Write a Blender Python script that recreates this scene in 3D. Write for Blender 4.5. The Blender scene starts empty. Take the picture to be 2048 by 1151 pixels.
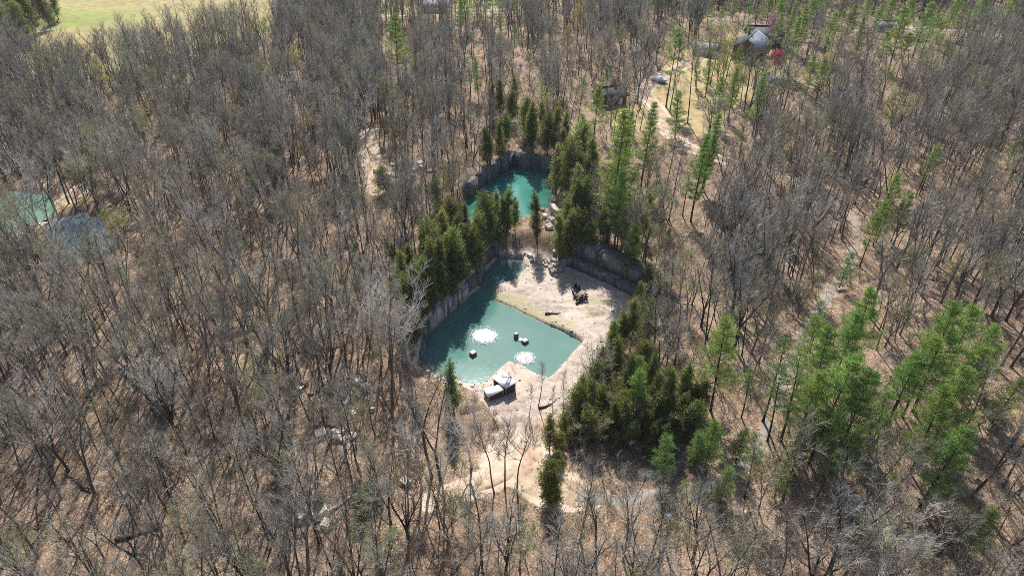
import bpy, math, random
import numpy as np
from mathutils import Vector, Matrix

# ------------------------------------------------------------------ camera, sky, sun, exposure
scene = bpy.context.scene
CAM_H, PITCH, FPX = 72.0, math.radians(35.0), 1366.0
cam_d = bpy.data.cameras.new("camera")
cam_d.sensor_width = 36.0
cam_d.lens = 36.0 * FPX / 2048.0
cam_d.clip_start, cam_d.clip_end = 0.5, 5000.0
cam = bpy.data.objects.new("camera", cam_d)
scene.collection.objects.link(cam)
cam.location = (0, 0, CAM_H)
cam.rotation_euler = (math.pi / 2 - PITCH, 0, 0)
scene.camera = cam

SUN_EL, SUN_AZ = math.radians(47.0), math.radians(-4.0)
world = bpy.data.worlds.new("World")
scene.world = world
world.use_nodes = True
wn = world.node_tree
for n in list(wn.nodes):
    wn.nodes.remove(n)
sky = wn.nodes.new("ShaderNodeTexSky")
sky.sky_type = 'NISHITA'
sky.sun_disc = False
sky.sun_elevation = SUN_EL
sky.sun_rotation = SUN_AZ
bgn = wn.nodes.new("ShaderNodeBackground")
bgn.inputs[1].default_value = 0.1
won = wn.nodes.new("ShaderNodeOutputWorld")
wn.links.new(sky.outputs[0], bgn.inputs[0])
wn.links.new(bgn.outputs[0], won.inputs[0])

sun_d = bpy.data.lights.new("sun", 'SUN')
sun_d.energy = 5.0
sun_d.angle = math.radians(0.5)
sun_d.color = (1.0, 0.95, 0.88)
sun = bpy.data.objects.new("sun", sun_d)
scene.collection.objects.link(sun)
SV = Vector((math.sin(SUN_AZ) * math.cos(SUN_EL), math.cos(SUN_AZ) * math.cos(SUN_EL), math.sin(SUN_EL)))
sun.rotation_euler = (-SV).to_track_quat('-Z', 'Y').to_euler()
sun.location = (0, 0, 200)

scene.view_settings.view_transform = 'Standard'
scene.view_settings.look = 'None'
scene.view_settings.exposure = 0.85
scene.view_settings.gamma = 1.0
scene.cycles.filter_width = 0.85
scene.cycles.max_bounces = 6
scene.cycles.diffuse_bounces = 3
scene.cycles.transmission_bounces = 3
scene.cycles.use_adaptive_sampling = True
scene.cycles.adaptive_threshold = 0.01
scene.cycles.use_denoising = False

# ------------------------------------------------------------------ measuring: photo pixel -> point on a level
CP, SP = math.cos(PITCH), math.sin(PITCH)

def at(px, py, z=0.0):
    u, v = (px - 1024.0) / FPX, (py - 575.5) / FPX
    d = (u, CP - v * SP, -SP - v * CP)
    t = (z - CAM_H) / d[2]
    return (d[0] * t, d[1] * t, z)

def at2(px, py, z=0.0):
    return at(px, py, z)[:2]

def proj(x, y, z):
    dz = z - CAM_H
    f = y * CP - dz * SP
    up = y * SP + dz * CP
    return 1024 + FPX * x / f, 575.5 - FPX * up / f, f

# ------------------------------------------------------------------ object helpers
COL = scene.collection

def mesh_np(name, V, F, mats, mat_idx=None, smooth=False):
    """V (n,3), F list of (m,k) int arrays"""
    me = bpy.data.meshes.new(name)
    V = np.asarray(V, dtype=np.float32)
    me.vertices.add(len(V))
    me.vertices.foreach_set("co", V.ravel())
    loops = np.concatenate([f.ravel() for f in F]).astype(np.int32)
    tot = np.concatenate([np.full(len(f), f.shape[1]) for f in F]).astype(np.int32)
    start = np.concatenate([[0], np.cumsum(tot)[:-1]]).astype(np.int32)
    me.loops.add(len(loops))
    me.loops.foreach_set("vertex_index", loops)
    me.polygons.add(len(tot))
    me.polygons.foreach_set("loop_start", start)
    me.polygons.foreach_set("loop_total", tot)
    for m in (mats if isinstance(mats, (list, tuple)) else [mats]):
        me.materials.append(m)
    if mat_idx is not None:
        me.polygons.foreach_set("material_index", np.asarray(mat_idx, dtype=np.int32))
    if smooth:
        me.polygons.foreach_set("use_smooth", np.ones(len(tot), dtype=bool))
    me.update(calc_edges=True)
    me.validate()
    return me

class MB:
    """collects shapes of one part"""
    def __init__(self):
        self.v, self.f, self.n = [], [], 0

    def add(self, V, F):
        V = np.asarray(V, dtype=float).reshape(-1, 3)
        for f in F:
            self.f.append(np.asarray(f, dtype=int) + self.n)
        self.v.append(V)
        self.n += len(V)
        return self

    def box(self, c, s, rz=0.0, tilt=None):
        x, y, z = s[0] / 2, s[1] / 2, s[2] / 2
        V = np.array([[-x, -y, -z], [x, -y, -z], [x, y, -z], [-x, y, -z], [-x, -y, z], [x, -y, z], [x, y, z], [-x, y, z]])
        M = Matrix.Rotation(rz, 3, 'Z')
        if tilt:
            M = M @ Matrix.Rotation(tilt[0], 3, 'X') @ Matrix.Rotation(tilt[1], 3, 'Y')
        V = V @ np.array(M).T + np.array(c)
        F = np.array([[0, 3, 2, 1], [4, 5, 6, 7], [0, 1, 5, 4], [1, 2, 6, 5], [2, 3, 7, 6], [3, 0, 4, 7]])
        return self.add(V, [F])

    def prism(self, quad, zt, th):
        """quad of (x,y,z) tops; slab of thickness th downwards"""
        q = np.array(quad, dtype=float)
        n = len(q)
        lo = q.copy(); lo[:, 2] -= th
        V = np.vstack([lo, q])
        F = [np.array([list(range(n))[::-1]]), np.array([[n + i for i in range(n)]])]
        S = np.array([[i, (i + 1) % n, n + (i + 1) % n, n + i] for i in range(n)])
        return self.add(V, F + [S])

    def tube(self, pts, radii, sides=8, cap=True):
        pts = [Vector(p) for p in pts]
        rings = []
        for i, p in enumerate(pts):
            d = (pts[min(i + 1, len(pts) - 1)] - pts[max(i - 1, 0)]).normalized()
            a = d.orthogonal().normalized() if i == 0 else (a - d * a.dot(d)).normalized()
            b = d.cross(a)
            r = radii[i]
            rings.append([p + (a * math.cos(t) + b * math.sin(t)) * r for t in [2 * math.pi * k / sides for k in range(sides)]])
        V = [v for ring in rings for v in ring]
        F = []
        for i in range(len(rings) - 1):
            for k in range(sides):
                F.append([i * sides + k, i * sides + (k + 1) % sides, (i + 1) * sides + (k + 1) % sides, (i + 1) * sides + k])
        Fs = [np.array(F)]
        if cap:
            Fs.append(np.array([list(range(sides))[::-1]]))
            Fs.append(np.array([[(len(rings) - 1) * sides + k for k in range(sides)]]))
        return self.add([list(v) for v in V], Fs)

    def mesh(self, name, m, smooth=False):
        return mesh_np(name, np.vstack(self.v), self.f, m, smooth=smooth)

    def build(self, name, m, parent=None, smooth=False):
        o = bpy.data.objects.new(name, self.mesh(name, m, smooth))
        COL.objects.link(o)
        if parent:
            o.parent = parent
        return o

def tag(o, label=None, cat=None, group=None, kind=None):
    if label: o["label"] = label
    if cat: o["category"] = cat
    if group: o["group"] = group
    if kind: o["kind"] = kind
    return o

def empty(name, loc, rz=0.0):
    o = bpy.data.objects.new(name, None)
    o.empty_display_size = 0.3
    COL.objects.link(o)
    o.location = loc
    o.rotation_euler = (0, 0, rz)
    return o

def copy_tree(o, parent=None):
    kids = [c for c in o.children]
    c = o.copy()
    COL.objects.link(c)
    if parent:
        c.parent = parent
    for k in kids:
        copy_tree(k, c)
    return c

ORD = "first second third fourth fifth sixth seventh eighth ninth tenth eleventh twelfth thirteenth fourteenth fifteenth sixteenth seventeenth eighteenth nineteenth twentieth".split()
TENS = {20: "twenty", 30: "thirty", 40: "forty", 50: "fifty"}

def ordinal(i):
    if i < 20:
        return ORD[i]
    t = ((i + 1) // 10) * 10
    r = (i + 1) - t
    if r == 0:
        return TENS.get(t, "sixty")[:-1] + "ieth"
    return TENS.get(t, "sixty") + "-" + ORD[r - 1]

# ------------------------------------------------------------------ materials
def newmat(name):
    m = bpy.data.materials.new(name)
    m.use_nodes = True
    nt = m.node_tree
    for n in list(nt.nodes):
        nt.nodes.remove(n)
    out = nt.nodes.new("ShaderNodeOutputMaterial")
    return m, nt, out

def N(nt, t, **kw):
    n = nt.nodes.new(t)
    for k, v in kw.items():
        if k.startswith("i_"):
            key = k[2:]
            n.inputs[int(key) if key.isdigit() else key.replace("_", " ")].default_value = v
        else:
            setattr(n, k, v)
    return n

def mixc(nt, fac, a, b, blend='MIX'):
    n = nt.nodes.new("ShaderNodeMix")
    n.data_type = 'RGBA'
    n.blend_type = blend
    n.clamp_factor = True
    for sock, val in ((n.inputs[0], fac), (n.inputs[6], a), (n.inputs[7], b)):
        if isinstance(val, bpy.types.NodeSocket):
            nt.links.new(val, sock)
        elif isinstance(val, (int, float)):
            sock.default_value = val if sock == n.inputs[0] else (val, val, val, 1)
        else:
            sock.default_value = (*val, 1) if len(val) == 3 else val
    return n.outputs[2]

def ramp(nt, fac, p0, p1, c0=(0, 0, 0), c1=(1, 1, 1), interp='LINEAR'):
    r = nt.nodes.new("ShaderNodeValToRGB")
    r.color_ramp.interpolation = interp
    e = r.color_ramp.elements
    e[0].position, e[1].position = p0, p1
    e[0].color, e[1].color = (*c0, 1), (*c1, 1)
    nt.links.new(fac, r.inputs[0])
    return r.outputs[0]

def noise(nt, scale, detail=4.0, rough=0.55, vec=None, dim='3D'):
    n = nt.nodes.new("ShaderNodeTexNoise")
    n.inputs["Scale"].default_value = scale
    n.inputs["Detail"].default_value = detail
    n.inputs["Roughness"].default_value = rough
    if vec is not None:
        nt.links.new(vec, n.inputs["Vector"])
    return n.outputs["Fac"]

def pos(nt):
    return nt.nodes.new("ShaderNodeNewGeometry").outputs["Position"]

def objc(nt):
    return nt.nodes.new("ShaderNodeTexCoord").outputs["Object"]

def attr(nt, name):
    a = nt.nodes.new("ShaderNodeAttribute")
    a.attribute_name = name
    return a.outputs["Fac"]

def math2(nt, op, a, b):
    n = nt.nodes.new("ShaderNodeMath")
    n.operation = op
    for s, v in ((n.inputs[0], a), (n.inputs[1], b)):
        if isinstance(v, bpy.types.NodeSocket):
            nt.links.new(v, s)
        else:
            s.default_value = v
    return n.outputs[0]

def bump(nt, h, strength=0.5, dist=0.05):
    b = nt.nodes.new("ShaderNodeBump")
    b.inputs["Strength"].default_value = strength
    b.inputs["Distance"].default_value = dist
    nt.links.new(h, b.inputs["Height"])
    return b.outputs[0]

def principled(nt, out, col, rough=0.8, spec=0.3, normal=None, metal=0.0):
    p = nt.nodes.new("ShaderNodeBsdfPrincipled")
    if isinstance(col, bpy.types.NodeSocket):
        nt.links.new(col, p.inputs["Base Color"])
    else:
        p.inputs["Base Color"].default_value = (*col, 1)
    if isinstance(rough, bpy.types.NodeSocket):
        nt.links.new(rough, p.inputs["Roughness"])
    else:
        p.inputs["Roughness"].default_value = rough
    p.inputs["Specular IOR Level"].default_value = spec
    p.inputs["Metallic"].default_value = metal
    if normal is not None:
        nt.links.new(normal, p.inputs["Normal"])
    nt.links.new(p.outputs[0], out.inputs[0])
    return p

def simple(name, c, c2=None, scale=3.0, rough=0.8, spec=0.3, metal=0.0, bumps=0.0):
    m, nt, out = newmat(name)
    v = objc(nt)
    f = noise(nt, scale, 5, 0.6, v)
    if c2 is None:
        c2 = tuple(x * 0.7 for x in c)
    col = mixc(nt, ramp(nt, f, 0.3, 0.7), c2, c)
    nrm = bump(nt, f, bumps, 0.03) if bumps else None
    principled(nt, out, col, rough, spec, nrm, metal)
    return m

def tinted(nt, col, amount=0.35, hue=0.03):
    """every tree has its own shade"""
    oi = nt.nodes.new("ShaderNodeObjectInfo")
    h = nt.nodes.new("ShaderNodeHueSaturation")
    r = oi.outputs["Random"]
    val = math2(nt, 'MULTIPLY_ADD', r, amount * 2)
    val.node.inputs[2].default_value = 1 - amount
    wn_ = nt.nodes.new("ShaderNodeTexWhiteNoise")
    wn_.noise_dimensions = '1D'
    nt.links.new(r, wn_.inputs["W"])
    hv = math2(nt, 'MULTIPLY_ADD', wn_.outputs["Value"], hue * 2)
    hv.node.inputs[2].default_value = 0.5 - hue
    nt.links.new(val, h.inputs["Value"])
    nt.links.new(hv, h.inputs["Hue"])
    if isinstance(col, bpy.types.NodeSocket):
        nt.links.new(col, h.inputs["Color"])
    else:
        h.inputs["Color"].default_value = (*col, 1)
    return h.outputs[0]

def bark_mat(name, c1, c2, amount=0.3, hue=0.015):
    m, nt, out = newmat(name)
    v = objc(nt)
    mp = N(nt, "ShaderNodeMapping")
    mp.inputs["Scale"].default_value = (6, 6, 0.9)
    nt.links.new(v, mp.inputs[0])
    f = noise(nt, 1.0, 5, 0.65, mp.outputs[0])
    col = tinted(nt, mixc(nt, ramp(nt, f, 0.35, 0.68), c1, c2), amount, hue)
    principled(nt, out, col, 0.9, 0.15)
    return m

def leaf_mat(name, c1, c2, trans=0.4, amount=0.25, hue=0.02, scale=0.6):
    m, nt, out = newmat(name)
    v = objc(nt)
    f = noise(nt, scale, 4, 0.6, v)
    g = N(nt, "ShaderNodeNewGeometry")
    mixf = math2(nt, 'ADD', math2(nt, 'MULTIPLY', f, 0.8), math2(nt, 'MULTIPLY', g.outputs["Random Per Island"], 0.35))
    col = tinted(nt, mixc(nt, ramp(nt, mixf, 0.35, 0.85), c1, c2), amount, hue)
    d = N(nt, "ShaderNodeBsdfPrincipled")
    d.inputs["Roughness"].default_value = 0.6
    d.inputs["Specular IOR Level"].default_value = 0.25
    t = N(nt, "ShaderNodeBsdfTranslucent")
    nt.links.new(col, d.inputs["Base Color"])
    nt.links.new(col, t.inputs[0])
    mx = N(nt, "ShaderNodeMixShader", i_0=trans)
    nt.links.new(d.outputs[0], mx.inputs[1])
    nt.links.new(t.outputs[0], mx.inputs[2])
    nt.links.new(mx.outputs[0], out.inputs[0])
    return m

M = {}
M['bark'] = bark_mat("grey_brown_bark", (0.055, 0.049, 0.043), (0.19, 0.17, 0.15))
M['bark_dark'] = bark_mat("dark_bark", (0.028, 0.023, 0.02), (0.09, 0.072, 0.06))
M['bark_pale'] = bark_mat("pale_bark", (0.32, 0.30, 0.27), (0.62, 0.59, 0.53), 0.18)
M['twig'] = bark_mat("twig_bark", (0.235, 0.213, 0.175), (0.39, 0.358, 0.30), 0.38, 0.02)
M['twig_tan'] = bark_mat("tan_twig_bark", (0.275, 0.24, 0.195), (0.43, 0.38, 0.31), 0.35, 0.02)
M['twig_olive'] = bark_mat("olive_twig_bark", (0.215, 0.21, 0.14), (0.345, 0.34, 0.23), 0.35, 0.02)
M['twig_grey'] = bark_mat("grey_twig_bark", (0.25, 0.245, 0.23), (0.41, 0.405, 0.38), 0.35, 0.02)
M['twig_pale'] = bark_mat("pale_twig_bark", (0.38, 0.35, 0.31), (0.62, 0.58, 0.52), 0.15)
M['twig_red'] = bark_mat("budding_twig_bark", (0.19, 0.13, 0.11), (0.31, 0.225, 0.185), 0.35)
M['bud'] = leaf_mat("yellow_green_buds", (0.20, 0.21, 0.04), (0.42, 0.42, 0.09), 0.45, 0.25, 0.03)
M['bud_dull'] = leaf_mat("olive_buds", (0.17, 0.165, 0.06), (0.31, 0.295, 0.11), 0.4, 0.25, 0.03)
M['pine'] = leaf_mat("pine_needles", (0.085, 0.16, 0.03), (0.34, 0.46, 0.11), 0.5, 0.22, 0.02)
M['pine_pale'] = leaf_mat("pale_pine_needles", (0.10, 0.17, 0.05), (0.26, 0.37, 0.11), 0.4, 0.2, 0.02)
M['cedar'] = leaf_mat("cedar_sprays", (0.075, 0.10, 0.026), (0.30, 0.315, 0.085), 0.5, 0.35, 0.03, 0.9)
M['cedar_brown'] = leaf_mat("browning_cedar_sprays", (0.12, 0.08, 0.02), (0.26, 0.15, 0.05), 0.3, 0.1, 0.01)
M['redbud'] = leaf_mat("magenta_blossom", (0.28, 0.05, 0.20), (0.48, 0.12, 0.36), 0.4, 0.1, 0.01)
M['maple'] = leaf_mat("red_leaves", (0.30, 0.022, 0.016), (0.52, 0.06, 0.04), 0.4, 0.05, 0.01)
M['shrub'] = bark_mat("brush_bark", (0.10, 0.082, 0.07), (0.21, 0.18, 0.155), 0.4)

# ------------------------------------------------------------------ terrain
C_, G_, R_ = 0.7, 10.0, 5.0          # bank widths: cliff, gentle, rubble slope
Q = [(843, 742, C_), (858, 668, C_), (938, 592, C_), (962, 572, C_), (968, 545, C_), (1000, 512, R_), (1060, 508, R_),
     (1132, 532, C_), (1283, 600, G_), (1250, 650, G_), (1215, 705, G_), (1180, 755, G_), (1140, 800, G_), (1105, 838, G_),
     (1075, 862, G_), (1030, 850, G_), (985, 812, 5), (965, 782, 5), (945, 772, 4), (900, 758, 4)]
P1 = [(838, 738), (855, 668), (936, 592), (958, 578), (964, 546), (1000, 513), (1042, 518), (1052, 540), (1022, 562), (988, 572),
      (992, 601), (1060, 632), (1112, 657), (1166, 685), (1098, 757), (1060, 738), (1018, 721), (968, 768), (945, 768), (900, 756)]
U = [(925, 440, 2.5), (938, 398, C_), (985, 362, C_), (1028, 335, C_), (1106, 352, 2), (1098, 385, 4), (1096, 412, 4), (1050, 428, 4),
     (1000, 445, 4), (955, 455, 4)]
L1 = [(-80, 388, 4), (55, 388, 4), (98, 398, 3), (85, 436, 3), (20, 462, 3), (-80, 490, 3)]
L2 = [(104, 452, 3), (150, 432, 3), (190, 442, 3), (222, 500, 3), (160, 522, 3), (95, 512, 3)]
ZU, ZL = 2.0, 1.4

def poly_w(P, z):
    return np.array([at2(p[0], p[1], z) for p in P])
def rounded(P, n=4, wob=0.35, seed=0):
    r = np.random.RandomState(seed); out = []; m = len(P)
    for i in range(m):
        p0, p1, p2, p3 = P[i - 1], P[i], P[(i + 1) % m], P[(i + 2) % m]
        for t in np.arange(n) / n:
            q = 0.5 * (2 * p1 + (p2 - p0) * t + (2 * p0 - 5 * p1 + 4 * p2 - p3) * t * t + (3 * p1 - p0 - 3 * p2 + p3) * t ** 3)
            out.append(q + r.randn(2) * wob)
    return np.array(out)
QW, P1W, UW = poly_w(Q, 0.4), poly_w(P1, 0.0), poly_w(U, ZU)
L1W, L2W = rounded(poly_w(L1, ZL), 4, 0.4, 1), rounded(poly_w(L2, ZL), 4, 0.5, 2)

def sdf(poly, X, Y):
    """signed distance (positive outside) and index of the nearest edge"""
    sh = X.shape
    x, y = X.ravel(), Y.ravel()
    best = np.full(len(x), 1e9); idx = np.zeros(len(x), int)
    inside = np.zeros(len(x), bool)
    n = len(poly)
    for i in range(n):
        a, b = poly[i], poly[(i + 1) % n]
        d = b - a
        t = np.clip(((x - a[0]) * d[0] + (y - a[1]) * d[1]) / (d @ d), 0, 1)
        dist = np.hypot(x - a[0] - t * d[0], y - a[1] - t * d[1])
        m = dist < best
        best[m] = dist[m]; idx[m] = i
        c = ((a[1] > y) != (b[1] > y))
        with np.errstate(divide='ignore', invalid='ignore'):
            xi = a[0] + (y - a[1]) / (b[1] - a[1] + 1e-12) * d[0]
        inside ^= c & (x < xi)
    best[inside] *= -1
    return best.reshape(sh), idx.reshape(sh)

def sstep(t):
    t = np.clip(t, 0, 1)
    return t * t * (3 - 2 * t)

CTRL = [(860, 600, 3.6), (900, 560, 4.0), (1230, 530, 5.0), (1350, 720, 2.6), (1030, 920, 1.6), (800, 860, 1.8), (700, 700, 3.2), (900, 380, 5.4),
        (1060, 290, 6.2), (1200, 400, 5.6), (60, 430, 2.0), (150, 480, 2.0), (220, 430, 2.6), (100, 200, 4), (1500, 120, 8), (1230, 200, 7),
        (1900, 300, 5), (1990, 800, 4), (100, 1050, 2), (1900, 1100, 3), (200, 20, 5), (700, 60, 6), (1060, 470, 3.6), (1000, 480, 3.4), (1600, 620, 3.2)]
CW = np.array([(*at2(a, b, 0), h) for a, b, h in CTRL])

def vnoise(X, Y, s, seed):
    """smooth lattice noise -1..1"""
    r = np.random.RandomState(seed)
    T = r.rand(64, 64) * 2 - 1
    x, y = X / s + 1000.0, Y / s + 1000.0
    xi, yi = np.floor(x).astype(int), np.floor(y).astype(int)
    fx, fy = sstep(x - xi), sstep(y - yi)
    g = lambda a, b: T[a % 64, b % 64]
    return (g(xi, yi) * (1 - fx) + g(xi + 1, yi) * fx) * (1 - fy) + (g(xi, yi + 1) * (1 - fx) + g(xi + 1, yi + 1) * fx) * fy

def terrain(X, Y):
    num = np.zeros(X.shape); den = np.zeros(X.shape)
    for cx, cy, h in CW:
        w = 1.0 / ((X - cx) ** 2 + (Y - cy) ** 2 + 60.0) ** 1.5
        num += w * h; den += w
    F = num / den
    dq, iq = sdf(QW, X, Y)
    du, iu = sdf(UW, X, Y)
    dl = np.minimum(sdf(L1W, X, Y)[0], sdf(L2W, X, Y)[0])
    damp = sstep((np.minimum(np.minimum(dq, du), dl) - 1) / 14.0)
    F = F + damp * (1.4 * vnoise(X, Y, 38, 1) + 0.6 * vnoise(X, Y, 15, 2)) + 0.12 * vnoise(X, Y, 3.5, 3)
    F = np.where(dq < 12, np.maximum(F, 0.9), F)
    # the quarry
    wq = np.array([q[2] for q in Q])[iq]
    oq = np.array([3.1 if i == 7 else 0.5 if q[2] < 1 else 0.0 for i, q in enumerate(Q)])[iq]
    dp, _ = sdf(P1W, X, Y)
    dp = dp + 0.22 * vnoise(X, Y, 1.7, 12) + 0.25 * vnoise(X, Y, 5.0, 13)
    n1 = vnoise(X * 0.8 + Y * 0.6, Y * 0.8 - X * 0.6, 6.0, 5)
    slab = 0.44 + 0.24 * np.floor(2.2 * (n1 + 0.5 * vnoise(X, Y, 2.5, 6))) / 2 + 0.02 * vnoise(X, Y, 1.2, 7) + 0.05
    slab = np.maximum(slab, 0.22)
    floor_ = slab - (slab + 1.4) * sstep((-dp + 0.35) / 1.1)
    H = floor_ + (F - floor_) * sstep((dq + 0.1 - oq) / wq)
    # the upper pond
    wu = np.array([q[2] for q in U])[iu]
    fl = ZU - 1.5
    H = np.where(du < 8, fl + (H - fl) * sstep((du + np.where(wu < 1, -0.3, 0.5)) / wu), H)
    fl = ZL - 1.2
    H = fl + (np.maximum(H, np.where(dl < 25, ZL + 0.35, H)) - fl) * sstep((dl + 0.8) / 3.0)
    return H, dq, dp, du, dl

def axis(bands):
    out = []
    for a, b, st in bands:
        out.append(np.arange(a, b, st))
    return np.concatenate(out + [[bands[-1][1]]])
GX = axis([(-1400, -300, 100), (-300, -100, 4), (-100, -24, 1.6), (-24, 34, 0.4), (34, 110, 1.6), (110, 320, 4), (320, 1420, 100)])
GY = axis([(-300, 20, 40), (20, 68, 1.2), (68, 152, 0.4), (152, 260, 1.6), (260, 440, 4), (440, 2040, 100)])
XX, YY = np.meshgrid(GX, GY)
HH, DQ, DP, DU, DL = terrain(XX, YY)

def Hs(x, y):
    i = int(np.clip(np.searchsorted(GX, x) - 1, 0, len(GX) - 2)); j = int(np.clip(np.searchsorted(GY, y) - 1, 0, len(GY) - 2))
    fx = (x - GX[i]) / (GX[i + 1] - GX[i]); fy = (y - GY[j]) / (GY[j + 1] - GY[j])
    return float((HH[j, i] * (1 - fx) + HH[j, i + 1] * fx) * (1 - fy) + (HH[j + 1, i] * (1 - fx) + HH[j + 1, i + 1] * fx) * fy)

def gat(px, py, lift=0.0):
    """point of the terrain seen at a photo pixel"""
    z = 3.0
    for _ in range(8):
        x, y, _z = at(px, py, z + lift)
        z = Hs(x, y)
    return x, y, z

# tracks, yards, field
TRACKS = {
    'gravel_track': (2.3, [(1150, 985), (1230, 1000), (1330, 985), (1440, 960), (1510, 900), (1550, 820), (1580, 715), (1640, 615), (1690, 540), (1715, 470), (1690, 420), (1620, 372), (1530, 340), (1440, 318)]),
    'dirt_drive': (3.6, [(1445, 319), (1385, 298), (1350, 275), (1335, 250), (1318, 222), (1300, 200), (1290, 178), (1330, 150), (1385, 122), (1440, 105)]),
    'dirt_path': (5.5, [(1085, 840), (1068, 868), (1058, 905), (1060, 945), (1090, 972), (1155, 986)]),
    'side_path': (2.4, [(1056, 915), (1010, 950), (940, 975), (870, 1000)]),
    'field_lane': (6.0, [(780, 30), (900, 24), (1000, 22), (1100, 16), (1200, 14), (1290, 6)]),
    'far_lane': (4.0, [(1730, 62), (1790, 60), (1850, 58), (1960, 68), (2060, 72)]),
    'pond_berm_path': (3.2, [(60, 452), (95, 432), (140, 395), (165, 370)]),
    'sandy_ride': (3.4, [(742, 262), (738, 300), (750, 345), (752, 385)]),
}
TRW = {k: (w, np.array([gat(*p)[:2] for p in pts])) for k, (w, pts) in TRACKS.items()}

def smooth_line(P, step=1.0):
    P = np.asarray(P, float)
    Pp = np.vstack([2 * P[0] - P[1], P, 2 * P[-1] - P[-2]])
    out = []
    for i in range(1, len(Pp) - 2):
        p0, p1, p2, p3 = Pp[i - 1:i + 3]
        n = max(2, int(np.linalg.norm(p2 - p1) / step))
        for t in np.linspace(0, 1, n, endpoint=False):
            out.append(0.5 * (2 * p1 + (p2 - p0) * t + (2 * p0 - 5 * p1 + 4 * p2 - p3) * t * t + (3 * p1 - p0 - 3 * p2 + p3) * t ** 3))
    out.append(P[-1])
    return np.array(out)
TRL = {k: (w, smooth_line(p, 1.2)) for k, (w, p) in TRW.items()}

def dline(line, X, Y):
    best = np.full(X.shape, 1e9)
    for a, b in zip(line[:-1:2], line[2::2]):
        d = b - a
        t = np.clip(((X - a[0]) * d[0] + (Y - a[1]) * d[1]) / (d @ d + 1e-9), 0, 1)
        best = np.minimum(best, np.hypot(X - a[0] - t * d[0], Y - a[1] - t * d[1]))
    return best

YARD = np.array([gat(*p)[:2] for p in [(1205, 235), (1240, 200), (1300, 165), (1330, 130), (1400, 85), (1480, 60), (1580, 110), (1600, 165), (1540, 190), (1470, 210), (1430, 260), (1390, 275), (1340, 262), (1290, 262), (1240, 262)]])
FIELD = np.array([at2(*p, 4) for p in [(40, 80), (70, 140), (160, 148), (240, 132), (300, 108), (400, 90), (540, 76), (640, -60), (130, -60), (112, 8)]])
BACKF = np.array([at2(*p, 5) for p in [(730, 34), (860, 40), (1010, 36), (1180, 26), (1290, 8), (1290, -30), (700, -30)]])

dtr = {k: dline(l, XX, YY) for k, (w, l) in TRL.items()}
DY, _ = sdf(YARD, XX, YY)
DF, _ = sdf(FIELD, XX, YY)
DB, _ = sdf(BACKF, XX, YY)

A_rock = np.clip(1 - sstep((DQ - 0.2) / 2.0), 0, 1) * (DQ < 6)
A_dirt = np.zeros(XX.shape)
for k, (w, l) in TRL.items():
    A_dirt = np.maximum(A_dirt, (0.45 if k == 'gravel_track' else 1.0) * (1 - sstep((dtr[k] - w * 0.4) / 1.8)))
def spot(px, py, rx, ry):
    c = at2(px, py, 0.5)
    return 1 - sstep((np.hypot((XX - c[0]) / rx, (YY - c[1]) / ry) - 0.5) / 0.6)
mossl = np.array([at2(*p, 0.5) for p in [(1005, 590), (1050, 608), (1090, 630), (1120, 645), (1150, 655)]])
for px_, py_, rx_, ry_ in ((1062, 862, 4, 5), (1040, 900, 5.5, 6), (1030, 935, 6, 5), (1062, 950, 5, 5)):
    A_dirt = np.maximum(A_dirt, spot(px_, py_, rx_, ry_))
A_moss = np.clip(1 - sstep((dline(smooth_line(mossl, 1), XX, YY) - 0.2) / 3.4), 0, 1) * 0.8
A_moss = np.maximum(A_moss, 0.7 * spot(1185, 600, 5, 2.2))
A_wet = np.maximum(np.maximum(spot(1172, 617, 2.0, 1.5), spot(1192, 627, 2.4, 1.0)), 0.8 * spot(1140, 560, 4.5, 3)) * 0.75
A_grass = np.maximum(1 - sstep((DY + 3) / 6), np.maximum(1 - sstep((DF + 1) / 4), 1 - sstep((DB + 1) / 4)))
gspots = [(1120, 262, 9), (80, 440, 8), (60, 465, 6), (150, 395, 6)]
for gx, gy, r_ in gspots:
    c = gat(gx, gy)
    A_grass = np.maximum(A_grass, 0.6 * (1 - sstep((np.hypot(XX - c[0], YY - c[1]) - r_ * 0.4) / r_)))
A_green = np.clip(0.5 + 0.5 * vnoise(XX, YY, 22, 9), 0, 1)
A_green *= np.where(DY < 3, 0.55, 1.0)
A_green = np.where(DF < 3, np.clip(A_green * 0.6 + 0.35, 0, 1), A_green)
cg = at2(120, 40, 4)
A_green = np.maximum(A_green * 0.5, 1 - sstep((np.hypot((XX - cg[0]) / 46, (YY - cg[1]) / 22) - 0.5) / 0.6))

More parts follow.
